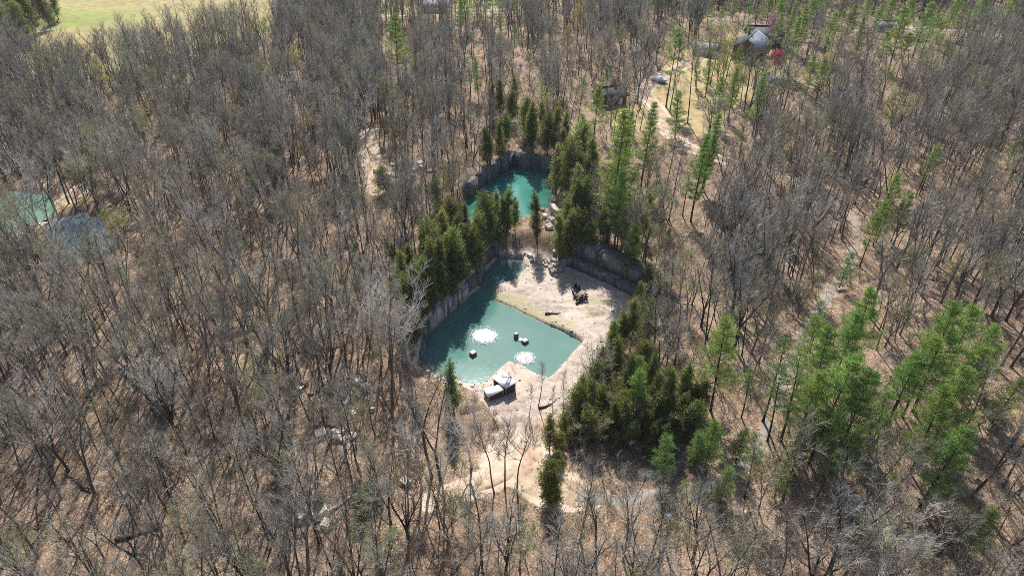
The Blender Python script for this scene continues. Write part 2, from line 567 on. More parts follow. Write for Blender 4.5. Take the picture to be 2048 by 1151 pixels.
def ground_material():
    m, nt, out = newmat("woodland_ground")
    p = pos(nt)
    nbig = noise(nt, 0.06, 4, 0.55, p)
    nmid = noise(nt, 0.7, 5, 0.6, p)
    nfine = noise(nt, 5.0, 5, 0.7, p)
    vor = N(nt, "ShaderNodeTexVoronoi", i_Scale=7.0)
    nt.links.new(p, vor.inputs["Vector"])
    # leaf litter
    lit = mixc(nt, ramp(nt, nmid, 0.35, 0.65), (0.135, 0.088, 0.058), (0.31, 0.215, 0.14))
    lit = mixc(nt, ramp(nt, nbig, 0.4, 0.62), lit, mixc(nt, ramp(nt, nmid, 0.35, 0.65), (0.165, 0.113, 0.085), (0.325, 0.235, 0.178)))
    lit = mixc(nt, ramp(nt, nfine, 0.36, 0.66), mixc(nt, 0.62, lit, (0.05, 0.03, 0.02)), lit)
    lit = mixc(nt, ramp(nt, vor.outputs["Color"], 0.55, 1.0), lit, (0.48, 0.36, 0.25))
    lit = mixc(nt, math2(nt, 'MULTIPLY', ramp(nt, noise(nt, 0.28, 6, 0.7, p), 0.50, 0.64), 0.55), lit, (0.13, 0.08, 0.05))
    # green moss / low growth on the forest floor
    gn = noise(nt, 0.16, 5, 0.6, p)
    lit = mixc(nt, math2(nt, 'MULTIPLY', ramp(nt, gn, 0.58, 0.75), 0.45), lit, (0.19, 0.19, 0.07))
    # grass
    gr = mixc(nt, attr(nt, "green"), (0.36, 0.28, 0.145), (0.22, 0.27, 0.07))
    gr = mixc(nt, ramp(nt, noise(nt, 0.35, 6, 0.65, p), 0.40, 0.60), mixc(nt, 0.55, gr, (0.20, 0.13, 0.08)), gr)
    gfac = math2(nt, 'MULTIPLY', attr(nt, "grass"), 1.0)
    gfac = ramp(nt, math2(nt, 'ADD', gfac, math2(nt, 'MULTIPLY', math2(nt, 'SUBTRACT', nmid, 0.5), 0.9)), 0.35, 0.6)
    col = mixc(nt, gfac, lit, gr)
    # bare dirt and gravel
    di = mixc(nt, ramp(nt, nmid, 0.3, 0.7), (0.36, 0.28, 0.21), (0.52, 0.42, 0.33))
    dfac = ramp(nt, math2(nt, 'ADD', attr(nt, "dirt"), math2(nt, 'MULTIPLY', math2(nt, 'SUBTRACT', nmid, 0.5), 1.0)), 0.4, 0.62)
    col = mixc(nt, dfac, col, di)
    # limestone floor
    mp = N(nt, "ShaderNodeMapping")
    mp.inputs["Rotation"].default_value = (0, 0, math.radians(-38))
    mp.inputs["Scale"].default_value = (0.25, 1.0, 1.0)
    nt.links.new(p, mp.inputs[0])
    streak = noise(nt, 0.55, 6, 0.65, mp.outputs[0])
    rk = mixc(nt, ramp(nt, nbig, 0.38, 0.62), (0.31, 0.24, 0.195), (0.455, 0.37, 0.31))
    rk = mixc(nt, ramp(nt, streak, 0.38, 0.56), mixc(nt, 0.72, rk, (0.19, 0.15, 0.125)), rk)
    rk = mixc(nt, ramp(nt, noise(nt, 1.3, 6, 0.7, p), 0.42, 0.72), rk, (0.50, 0.44, 0.385))
    rk = mixc(nt, math2(nt, 'MULTIPLY', ramp(nt, nfine, 0.45, 0.75), 0.45), rk, (0.22, 0.175, 0.14))
    vd = N(nt, "ShaderNodeTexVoronoi", feature='DISTANCE_TO_EDGE', i_Scale=0.16)
    wv = N(nt, "ShaderNodeVectorMath", operation='MULTIPLY_ADD')
    nz = N(nt, "ShaderNodeTexNoise", i_Scale=0.5)
    nt.links.new(p, nz.inputs["Vector"])
    nt.links.new(nz.outputs["Color"], wv.inputs[0])
    wv.inputs[1].default_value = (2.5, 2.5, 0)
    nt.links.new(p, wv.inputs[2])
    nt.links.new(wv.outputs[0], vd.inputs["Vector"])
    crack = ramp(nt, vd.outputs[0], 0.0, 0.022, (1, 1, 1), (0, 0, 0))
    rk = mixc(nt, math2(nt, 'MULTIPLY', math2(nt, 'MULTIPLY', crack, ramp(nt, nbig, 0.42, 0.6)), 0.6), rk, (0.16, 0.12, 0.09))
    mfac = ramp(nt, math2(nt, 'ADD', attr(nt, "moss"), math2(nt, 'MULTIPLY', math2(nt, 'SUBTRACT', streak, 0.5), 3.0)), 0.3, 1.1)
    rk = mixc(nt, math2(nt, 'MULTIPLY', mfac, 0.85), rk, (0.27, 0.25, 0.13))
    wfac = ramp(nt, math2(nt, 'ADD', attr(nt, "wet"), math2(nt, 'MULTIPLY', math2(nt, 'SUBTRACT', noise(nt, 1.1, 6, 0.75, p), 0.5), 2.6)), 0.35, 0.95)
    rk = mixc(nt, math2(nt, 'MULTIPLY', wfac, 0.8), rk, (0.20, 0.14, 0.08))
    # dark wet rim at the waterline
    sx = N(nt, "ShaderNodeSeparateXYZ")
    nt.links.new(p, sx.inputs[0])
    rim = ramp(nt, math2(nt, 'ADD', sx.outputs[2], math2(nt, 'MULTIPLY', nmid, 0.2)), 0.14, 0.30, (1, 1, 1), (0, 0, 0))
    rk = mixc(nt, math2(nt, 'MULTIPLY', rim, 0.65), rk, (0.20, 0.16, 0.12))
    rfac = ramp(nt, math2(nt, 'ADD', attr(nt, "rock"), math2(nt, 'MULTIPLY', math2(nt, 'SUBTRACT', nmid, 0.5), 1.2)), 0.4, 0.6)
    col = mixc(nt, rfac, col, rk)
    hgt = math2(nt, 'ADD', math2(nt, 'MULTIPLY', nfine, 0.5), nmid)
    principled(nt, out, col, 0.92, 0.15, bump(nt, hgt, 0.6, 0.12))
    return m
M['ground'] = ground_material()

def split_ground():
    ny, nx = XX.shape
    I = np.arange(ny * nx).reshape(ny, nx)
    quad = np.stack([I[:-1, :-1], I[:-1, 1:], I[1:, 1:], I[1:, :-1]], -1).reshape(-1, 4)
    mid = lambda A: (A[:-1, :-1] + A[1:, 1:]).ravel() / 2
    q_in = mid(DQ) < 0.6
    f_in = (mid(DF) < 0) & ~q_in
    y_in = (mid(DY) < 0) & ~q_in & ~f_in
    b_in = (mid(DB) < 0) & ~q_in & ~f_in & ~y_in
    V = np.stack([XX, YY, HH], -1).reshape(-1, 3)
    for name, sel in (("ground", ~(q_in | f_in | y_in | b_in)), ("quarry_floor", q_in), ("field", f_in), ("lawn", y_in), ("far_field", b_in)):
        fs = quad[sel]
        used = np.unique(fs)
        remap = np.full(len(V), -1); remap[used] = np.arange(len(used))
        me = mesh_np(name, V[used], [remap[fs]], M['ground'], smooth=True)
        for an, A in (("rock", A_rock), ("dirt", A_dirt), ("moss", A_moss), ("wet", A_wet), ("grass", A_grass), ("green", A_green)):
            a = me.attributes.new(an, 'FLOAT', 'POINT')
            a.data.foreach_set("value", A.ravel()[used].astype(np.float32))
        o = bpy.data.objects.new(name, me)
        COL.objects.link(o)
        tag(o, kind="structure")
split_ground()

# track surfaces: crowned strips whose edges run out under the leaf litter
def track_mat(name, c, c2):
    m, nt, out = newmat(name)
    p = pos(nt)
    f = noise(nt, 1.1, 6, 0.65, p)
    col = mixc(nt, ramp(nt, f, 0.35, 0.65), c2, c)
    col = mixc(nt, ramp(nt, noise(nt, 0.55, 6, 0.7, p), 0.51, 0.62), col, mixc(nt, ramp(nt, noise(nt, 5, 4, 0.7, p), 0.35, 0.65), (0.12, 0.075, 0.045), (0.36, 0.235, 0.14)))
    principled(nt, out, col, 0.95, 0.1, bump(nt, f, 0.5, 0.05))
    return m
M['gravel'] = track_mat('pale_gravel', (0.31, 0.28, 0.245), (0.17, 0.15, 0.13))
M['dirt'] = track_mat('bare_dirt', (0.50, 0.40, 0.30), (0.28, 0.20, 0.14))
def strip(name, w, line, mat, seed):
    r = np.random.RandomState(seed)
    n = len(line)
    tang = np.gradient(line, axis=0)
    tang /= np.linalg.norm(tang, axis=1)[:, None] + 1e-9
    nor = np.stack([-tang[:, 1], tang[:, 0]], 1)
    cols = [-1.0, -0.72, -0.4, 0, 0.4, 0.72, 1.0]
    lift = [-0.22, 0.03, 0.07, 0.10, 0.07, 0.03, -0.22]
    jit = np.convolve(r.randn(n + 8), np.ones(5) / 5, 'same')[4:-4]
    V = []
    for i in range(n):
        for c, l in zip(cols, lift):
            ww = w * 0.5 * (1 + 0.35 * jit[i] + 0.10 * r.randn())
            p = line[i] + nor[i] * c * ww
            V.append((p[0], p[1], Hs(p[0], p[1]) + l + 0.02 * r.randn()))
    k = len(cols)
    F = np.array([[i * k + j, (i + 1) * k + j, (i + 1) * k + j + 1, i * k + j + 1] for i in range(n - 1) for j in range(k - 1)])
    o = bpy.data.objects.new(name, mesh_np(name, V, [F[:, ::-1]], mat, smooth=True))
    COL.objects.link(o)
    return tag(o, kind="structure")
for i, (k, (w, l)) in enumerate(TRL.items()):
    strip(k, w, l, M['gravel'] if k in ('gravel_track', 'far_lane', 'field_lane') else M['dirt'], i)

# ------------------------------------------------------------------ water
def water_mat(name, c1, c2, nscale, rough, bstr, shallow=False):
    m, nt, out = newmat(name)
    p = pos(nt)
    f = noise(nt, nscale, 3, 0.5, p)
    col = mixc(nt, ramp(nt, f, 0.35, 0.65), c1, c2)
    if shallow:
        dn = math2(nt, 'ADD', attr(nt, "depth"), math2(nt, 'MULTIPLY', math2(nt, 'SUBTRACT', noise(nt, 0.9, 4, 0.6, p), 0.5), 0.9))
        col = mixc(nt, ramp(nt, dn, 0.0, 0.75, (1, 1, 1), (0, 0, 0)), col, (0.17, 0.19, 0.12))
    w1 = noise(nt, 3.5, 3, 0.6, p)
    w2 = noise(nt, 0.5, 2, 0.5, p)
    h = math2(nt, 'ADD', w1, math2(nt, 'MULTIPLY', w2, 1.5))
    pr = principled(nt, out, col, rough, 1.0, bump(nt, h, bstr, 0.12))
    pr.inputs["IOR"].default_value = 1.33
    return m
M['water'] = water_mat("teal_quarry_water", (0.055, 0.14, 0.118), (0.078, 0.172, 0.147), 0.12, 0.05, 0.055, True)
M['water_up'] = water_mat("green_pool_water", (0.02, 0.115, 0.08), (0.055, 0.20, 0.165), 0.09, 0.05, 0.06, True)
M['water_left'] = water_mat("blue_green_pond_water", (0.12, 0.19, 0.175), (0.15, 0.24, 0.15), 0.08, 0.06, 0.05)
M['water_grey'] = water_mat("grey_blue_pond_water", (0.09, 0.12, 0.135), (0.115, 0.145, 0.155), 0.08, 0.06, 0.05)

def water(name, poly, z, mat, grow):
    P = np.asarray(poly)
    c = P.mean(0)
    d = P - c
    P = c + d * (1 + grow / np.linalg.norm(d, axis=1))[:, None]
    import bmesh
    bm = bmesh.new()
    vs = [bm.verts.new((x, y, z)) for x, y in P]
    f = bm.faces.new(vs)
    bm.normal_update()
    if f.normal.z < 0:
        f.normal_flip()
    bmesh.ops.triangulate(bm, faces=bm.faces[:])
    me = bpy.data.meshes.new(name)
    bm.to_mesh(me); bm.free()
    me.materials.append(mat)
    o = bpy.data.objects.new(name, me)
    COL.objects.link(o)
    return tag(o, kind="structure")
def hull_grow(poly, g):
    """push every corner outwards along its own normal"""
    P = np.asarray(poly); n = len(P)
    area = sum(P[i][0] * P[(i + 1) % n][1] - P[(i + 1) % n][0] * P[i][1] for i in range(n))
    s = 1 if area > 0 else -1
    out = []
    for i in range(n):
        a, b, c = P[i - 1], P[i], P[(i + 1) % n]
        t1 = (b - a) / np.linalg.norm(b - a); t2 = (c - b) / np.linalg.norm(c - b)
        nn = s * (np.array([t1[1], -t1[0]]) + np.array([t2[1], -t2[0]]))
        out.append(b + nn / max(np.linalg.norm(nn), 0.6) * g)
    return np.array(out)
def water_grid(name, level, near, mat):
    ny, nx = XX.shape
    I = np.arange(ny * nx).reshape(ny, nx)
    quad = np.stack([I[:-1, :-1], I[:-1, 1:], I[1:, 1:], I[1:, :-1]], -1).reshape(-1, 4)
    low = np.minimum.reduce([HH[:-1, :-1], HH[:-1, 1:], HH[1:, 1:], HH[1:, :-1]]).ravel()
    fs = quad[(low < level + 0.02) & (((near[:-1, :-1] + near[1:, 1:]) / 2).ravel() < 1.6)]
    used = np.unique(fs)
    remap = np.full(ny * nx, -1); remap[used] = np.arange(len(used))
    V = np.stack([XX, YY, np.full(XX.shape, level)], -1).reshape(-1, 3)[used]
    me = mesh_np(name, V, [remap[fs]], mat, smooth=True)
    a = me.attributes.new("depth", 'FLOAT', 'POINT')
    a.data.foreach_set("value", (level - HH).ravel()[used].astype(np.float32))
    o = bpy.data.objects.new(name, me)
    COL.objects.link(o)
    return tag(o, kind="structure")
water_grid("quarry_pond_water", 0.0, DP, M['water'])
water_grid("upper_pool_water", ZU, DU, M['water_up'])
water("pond_water", hull_grow(L1W, 0.9), ZL, M['water_left'], 0)
water("pond_water", hull_grow(L2W, 0.9), ZL, M['water_grey'], 0)

# ------------------------------------------------------------------ quarry walls
def stone_mat(name, c1, c2, stain):
    m, nt, out = newmat(name)
    p = pos(nt)
    mp = N(nt, "ShaderNodeMapping")
    mp.inputs["Scale"].default_value = (1.3, 1.3, 0.12)
    nt.links.new(p, mp.inputs[0])
    st = noise(nt, 1.0, 5, 0.6, mp.outputs[0])
    mh = N(nt, "ShaderNodeMapping")
    mh.inputs["Scale"].default_value = (0.08, 0.08, 2.2)
    nt.links.new(p, mh.inputs[0])
    beds = noise(nt, 1.0, 3, 0.6, mh.outputs[0])
    f = noise(nt, 0.9, 6, 0.65, p)
    col = mixc(nt, ramp(nt, f, 0.3, 0.7), c1, c2)
    col = mixc(nt, math2(nt, 'MULTIPLY', ramp(nt, st, 0.46, 0.6), stain), col, (0.05, 0.045, 0.04))
    col = mixc(nt, math2(nt, 'MULTIPLY', ramp(nt, beds, 0.52, 0.62), 0.55), col, (0.09, 0.08, 0.07))
    principled(nt, out, col, 0.85, 0.2, bump(nt, f, 0.6, 0.15))
    return m
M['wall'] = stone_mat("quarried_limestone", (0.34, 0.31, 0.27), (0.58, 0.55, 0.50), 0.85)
M['wall_shade'] = stone_mat("shaded_limestone", (0.11, 0.105, 0.10), (0.24, 0.23, 0.215), 0.75)  # darker copy of the limestone, the walls' shade put into its colour
M['stone'] = simple("limestone_block", (0.62, 0.57, 0.50), (0.34, 0.30, 0.26), 1.6, 0.85, 0.2, bumps=0.6)
M['stone_grey'] = simple("grey_limestone_block", (0.40, 0.37, 0.33), (0.18, 0.165, 0.15), 1.4, 0.9, 0.15, bumps=0.6)

def wall(name, line, z0, tops, mat, seed, tiers=((0.0, 1.0),), label=None, back=1.6):
    """sawn quarry face: upright bays of uneven setback along a line, in one or two tiers; the bank lies to the left of the line"""
    r = np.random.RandomState(seed)
    line = np.asarray(line, float)
    seg = np.linalg.norm(np.diff(line, axis=0), axis=1)
    L = seg.sum()
    def pt(s):
        i = 0
        while i < len(seg) - 1 and s > seg[i]:
            s -= seg[i]; i += 1
        t = (line[i + 1] - line[i]) / seg[i]
        return line[i] + t * s, np.array([-t[1], t[0]]), i
    mb = MB()
    s = 0.0
    prev = 0
    while s < L - 0.05:
        w = r.uniform(2.2, 6.0) if r.rand() < 0.7 else r.uniform(0.8, 1.6)
        w = w if L - s - w > 0.8 else L - s
        (a, nr, _), (b, nr2, _) = pt(s + 0.001), pt(s + w - 0.001)
        top = np.interp((s + w / 2) / L, np.linspace(0, 1, len(tops)), tops) + r.uniform(-0.25, 0.3)
        for k, (setb, frac) in enumerate(tiers):
            zb = z0 if k == 0 else z0 + (top - z0) * tiers[k - 1][1] - 0.3
            zt = z0 + (top - z0) * frac
            o1 = setb + r.uniform(0.0, 0.30)
            p1, p2 = a + nr * o1, b + nr2 * o1
            lean = r.uniform(0.0, 0.12)
            q1, q2 = p1 + nr * lean, p2 + nr2 * lean
            e1, e2 = a + nr * (setb + back + k), b + nr2 * (setb + back + k)
            V = [(*p1, zb), (*p2, zb), (*e2, zb), (*e1, zb), (*q1, zt + r.uniform(-.06, .06)), (*q2, zt + r.uniform(-.06, .06)), (*e2, zt - 0.1), (*e1, zt - 0.1)]
            mb.add(V, [np.array([[0, 3, 2, 1], [4, 5, 6, 7], [0, 1, 5, 4], [1, 2, 6, 5], [2, 3, 7, 6], [3, 0, 4, 7]])])
        s += w
    o = mb.build(name, mat)
    return tag(o, label, "quarry wall")
W2 = lambda pts, z=0.0: [at2(*p, z) for p in pts]
wall("quarry_wall", W2([(938, 594), (900, 627), (862, 668)])[::-1], -1.3, [2.4, 2.9, 3.3], M['wall'], 11, label="pale sawn limestone wall with dark streaks on the left side of the lower pond")
wall("quarry_wall", W2([(962, 573), (938, 592)])[::-1], -1.3, [3.3, 3.4], M['wall_shade'], 12, label="short dark limestone face at the far left corner of the lower pond")
wall("quarry_wall", W2([(858, 669), (843, 741)])[::-1], -1.3, [1.0, 1.6, 2.2], M['wall_shade'], 13, label="low broken limestone ledge at the near left shore of the lower pond")
wall("quarry_wall", W2([(1000, 513), (968, 545), (962, 573)])[::-1], -1.3, [3.3, 3.6], M['wall_shade'], 14, label="shaded limestone face beside the dark arm of the lower pond")
wall("quarry_wall", W2([(1285, 601), (1210, 568), (1132, 532)], 0.4)[::-1], 0.0, [5.2, 5.3, 4.6], M['wall_shade'], 15, tiers=((0.0, 0.46), (1.5, 1.0)), back=2.6,
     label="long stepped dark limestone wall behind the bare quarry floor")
wall("quarry_wall", W2([(1106, 352), (1028, 335)], ZU)[::-1], ZU - 1.4, [6.2, 6.2], M['wall_shade'], 17, label="shaded limestone wall across the far end of the upper pond")
wall("quarry_wall", W2([(1028, 335), (985, 362), (938, 398)], ZU)[::-1], ZU - 1.4, [5.2, 5.6, 6.0], M['wall_shade'], 18, label="dark limestone wall along the left side of the upper pond")

# ------------------------------------------------------------------ tree shapes
def prisms(P0, P1, R0, R1, sides):
    """open prisms along segments, all at once"""
    P0, P1 = np.asarray(P0, float), np.asarray(P1, float)
    R0, R1 = np.asarray(R0, float), np.asarray(R1, float)
    d = P1 - P0
    d /= np.linalg.norm(d, axis=1)[:, None] + 1e-9
    ref = np.where(np.abs(d[:, 2:3]) > 0.9, np.array([[1.0, 0, 0]]), np.array([[0, 0, 1.0]]))
    a = np.cross(d, ref); a /= np.linalg.norm(a, axis=1)[:, None] + 1e-9
    b = np.cross(d, a)
    n = len(P0)
    ang = np.arange(sides) * 2 * math.pi / sides
    ring = a[:, None, :] * np.cos(ang)[None, :, None] + b[:, None, :] * np.sin(ang)[None, :, None]
    V = np.concatenate([P0[:, None, :] + ring * R0[:, None, None], P1[:, None, :] + ring * R1[:, None, None]], 1)
    base = np.arange(n)[:, None] * (2 * sides)
    F = []
    for k in range(sides):
        k2 = (k + 1) % sides
        F.append(np.stack([base[:, 0] + k, base[:, 0] + k2, base[:, 0] + sides + k2, base[:, 0] + sides + k], 1))
    return V.reshape(-1, 3), np.concatenate(F)

def rand_unit(r, n):
    v = r.randn(n, 3)
    return v / np.linalg.norm(v, axis=1)[:, None]

def leaf_quads(r, C, size, aspect, up=None, upw=0.0):
    """small leaf or needle faces at points C"""
    n = len(C)
    u = rand_unit(r, n)
    if up is not None:
        u = u * (1 - upw) + up * upw
        u /= np.linalg.norm(u, axis=1)[:, None] + 1e-9
    w = np.cross(u, rand_unit(r, n)); w /= np.linalg.norm(w, axis=1)[:, None] + 1e-9
    s = size * r.uniform(0.6, 1.3, n)[:, None]
    V = np.stack([C - w * s * aspect * 0.5, C + u * s * 0.45 - w * s * aspect * 0.35 , C + u * s, C + u * s * 0.45 + w * s * aspect * 0.5], 1).reshape(-1, 3)
    F = np.arange(4 * n).reshape(n, 4)
    return V, F

class Segs:
    def __init__(self): self.a, self.b, self.ra, self.rb = [], [], [], []
    def add(self, a, b, ra, rb):
        self.a.append(a); self.b.append(b); self.ra.append(ra); self.rb.append(rb)
    def path(self, pts, r0, r1):
        n = len(pts) - 1
        for i in range(n):
            self.add(pts[i], pts[i + 1], r0 + (r1 - r0) * i / n, r0 + (r1 - r0) * (i + 1) / n)
    def mesh(self, sides): return prisms(self.a, self.b, self.ra, self.rb, sides)

def unit(v):
    return v / (np.linalg.norm(v) + 1e-9)

def limb_path(r, p, d, L, n, curl, wob):
    pts = [p]
    d = unit(d)
    for i in range(n):
        d = unit(d + np.array([0, 0, curl / n]) + r.randn(3) * wob)
        pts.append(pts[-1] + d * L / n)
    return pts, d

def grow_bare(seed, H=19.0, crown=0.45, spread=1.0, leaders=1, fork=0.3, lean=0.04, tw=1.0, rad=0.2):
    r = np.random.RandomState(seed)
    T, Lm, Tw = Segs(), Segs(), Segs()
    tips = []
    stems = []
    ld = unit(np.array([r.randn() * lean, r.randn() * lean, 1.0]))
    if leaders == 1:
        pts, _ = limb_path(r, np.zeros(3), ld, H * 0.93, 12, 0.05, 0.035)
        stems.append((pts, rad, 0.03, crown))
    else:
        fh = H * fork
        pts, d = limb_path(r, np.zeros(3), ld, fh, 5, 0.0, 0.03)
        T.path(pts, rad * 1.15, rad * 0.9)
        a0 = r.uniform(0, 6.28)
        for k in range(leaders):
            a = a0 + 6.28 * k / leaders + r.uniform(-.4, .4)
            t = r.uniform(0.25, 0.5) * (0.7 + 0.3 * spread)
            dd = unit(np.array([math.cos(a) * t, math.sin(a) * t, 1.0]))
            p2, _ = limb_path(r, pts[-1], dd, (H - fh) * r.uniform(0.82, 1.0), 9, 0.35, 0.05)
            stems.append((p2, rad * 0.72, 0.03, max(0.08, (crown - fork) * 0.9)))
    for pts, r0, r1, cb in stems:
        T.path(pts, r0, r1)
        P = np.array(pts)
        n = len(P) - 1
        length = np.linalg.norm(P[-1] - P[0])
        nl = int(14 / (1 if leaders == 1 else 1.45))
        az = r.uniform(0, 6.28)
        for k in range(nl):
            t = cb + (0.985 - cb) * ((k + r.uniform(0, 0.8)) / nl) ** 0.9
            i = min(int(t * n), n - 1)
            p = P[i] + (P[i + 1] - P[i]) * (t * n - i)
            az += 2.4 + r.uniform(-.5, .5)
            rel = (t - cb) / (1 - cb)
            L = spread * length * (0.30 * (1 - rel) ** 0.75 + 0.07) * r.uniform(0.75, 1.25)
            el = math.radians(r.uniform(22, 48) + 22 * rel)
            d = np.array([math.cos(az) * math.cos(el), math.sin(az) * math.cos(el), math.sin(el)])
            rr = (r0 + (r1 - r0) * t)
            rb = min(rr * 0.6, 0.02 + 0.014 * L)
            lp, ld2 = limb_path(r, p, d, L, 5, 0.55, 0.11)
            Lm.path(lp, rb, 0.016 * tw)
            LP = np.array(lp)
            nb = int(4 + L * 1.5)
            for q in range(nb):
                s = 0.22 + 0.78 * (q + r.uniform(0, 0.9)) / nb
                s = min(s, 0.999)
                j = min(int(s * 5), 4)
                bp = LP[j] + (LP[j + 1] - LP[j]) * (s * 5 - j)
                bd = unit(LP[j + 1] - LP[j])
                sd = unit(np.cross(bd, r.randn(3)))
                bL = (0.55 + 0.34 * L * (1 - 0.55 * s)) * r.uniform(0.6, 1.2)
                bpth, bd2 = limb_path(r, bp, bd * 0.75 + sd * 0.75 + np.array([0, 0, 0.25]), bL, 3, 0.3, 0.13)
                Tw.path(bpth, 0.022 * tw, 0.010 * tw)
                B = np.array(bpth)
                nt_ = int(4 + bL * 2.9)
                for w in range(nt_):
                    s2 = min(0.15 + 0.85 * (w + r.uniform(0, 0.9)) / nt_, 0.999)
                    jj = min(int(s2 * 3), 2)
                    tp = B[jj] + (B[jj + 1] - B[jj]) * (s2 * 3 - jj)
                    td = unit(unit(B[jj + 1] - B[jj]) * 0.8 + unit(np.cross(bd, r.randn(3))) * 0.7 + np.array([0, 0, 0.3]))
                    tl = r.uniform(0.35, 0.95)
                    e = tp + td * tl
                    Tw.add(tp, e, 0.0085 * tw, 0.0045 * tw)
                    tips.append(e)
                tips.append(B[-1])
    return T, Lm, Tw, np.array(tips)

def bare_shape(name, seed, trunk_m, twig_m, bud=None, nbud=0, budsize=0.2, **kw):
    T, Lm, Tw, tips = grow_bare(seed, **kw)
    r = np.random.RandomState(seed + 999)
    # flared foot
    T.add(np.array([0, 0, -0.7]), np.array([0, 0, 0.5]), T.ra[0] * 1.7, T.ra[0] * 1.02)
    v1, f1 = T.mesh(7)
    v2, f2 = Lm.mesh(5)
    tr = mesh_np(name + "_trunk", np.vstack([v1, v2]), [f1, f2 + len(v1)], trunk_m)
    v3, f3 = Tw.mesh(3)
    mats, idx = [twig_m], np.zeros(len(f3), int)
    if bud is not None:
        C = tips[r.randint(0, len(tips), nbud)] + r.randn(nbud, 3) * 0.13
        v4, f4 = leaf_quads(r, C, budsize, 0.7)
        f3 = np.vstack([f3, f4 + len(v3)]); v3 = np.vstack([v3, v4])
        mats.append(bud); idx = np.concatenate([idx, np.ones(len(f4), int)])
    cr = mesh_np(name + "_crown", v3, [f3], mats, idx)
    return tr, cr

def conifer_shape(name, seed, trunk_m, leaf_m, H=21.0, base=0.3, width=3.6, layers=17, per=5, tuft=9, quads=17, size=0.5, aspect=0.15, gap=0.2, power=0.75, droop=0.18):
    """white pine: whorls of boughs with tufts towards their ends"""
    r = np.random.RandomState(seed)
    T = Segs(); B = Segs()
    pts, _ = limb_path(r, np.zeros(3), np.array([r.randn() * .02, r.randn() * .02, 1]), H, 12, 0, 0.015)
    T.path(pts, 0.012 * H, 0.02)
    T.add(np.array([0, 0, -0.7]), np.array([0, 0, 0.5]), 0.019 * H, 0.0122 * H)
    P = np.array(pts)
    C, U = [], []
    az = r.uniform(0, 6)
    for l in range(layers):
        t = base + (0.97 - base) * (l / (layers - 1))
        i = min(int(t * 12), 11)
        p = P[i] + (P[i + 1] - P[i]) * (t * 12 - i)
        rel = (t - base) / (1 - base)
        Lm = width * ((1 - rel) ** power * min(1, 0.45 + rel * 3.2) + 0.10)
        for k in range(per):
            if r.rand() < gap * (0.4 + (1 - rel)):
                continue
            az += 6.283 / per + r.uniform(-.35, .35)
            L = Lm * r.uniform(0.62, 1.2)
            el = math.radians(r.uniform(-5, 22) + 30 * rel)
            d = np.array([math.cos(az) * math.cos(el), math.sin(az) * math.cos(el), math.sin(el)])
            bp, _ = limb_path(r, p, d, L, 4, droop, 0.06)
            B.path(bp, 0.03 + 0.008 * L, 0.012)
            Bp = np.array(bp)
            nt_ = max(3, int(tuft * (0.4 + L / width)))
            for q in range(nt_):
                s = min(0.28 + 0.72 * (q + r.rand()) / nt_, 0.999)
                j = min(int(s * 4), 3)
                c = Bp[j] + (Bp[j + 1] - Bp[j]) * (s * 4 - j)
                side = np.cross(d, [0, 0, 1.0])
                c = c + side * r.uniform(-1, 1) * 0.28 * L * (1.15 - s) + np.array([0, 0, r.uniform(-.06, .16)])
                C.append(c + r.randn(quads, 3) * np.array([0.22, 0.22, 0.045]))
                U.append(np.tile(unit(d * 0.7 + np.array([0, 0, 0.7])), (quads, 1)))
    C, U = np.vstack(C), np.vstack(U)
    v1, f1 = T.mesh(7); v2, f2 = B.mesh(4)
    tr = mesh_np(name + "_trunk", np.vstack([v1, v2]), [f1, f2 + len(v1)], trunk_m)
    v3, f3 = leaf_quads(r, C, size, aspect, U, 0.5)
    return tr, mesh_np(name + "_crown", v3, [f3], leaf_m)

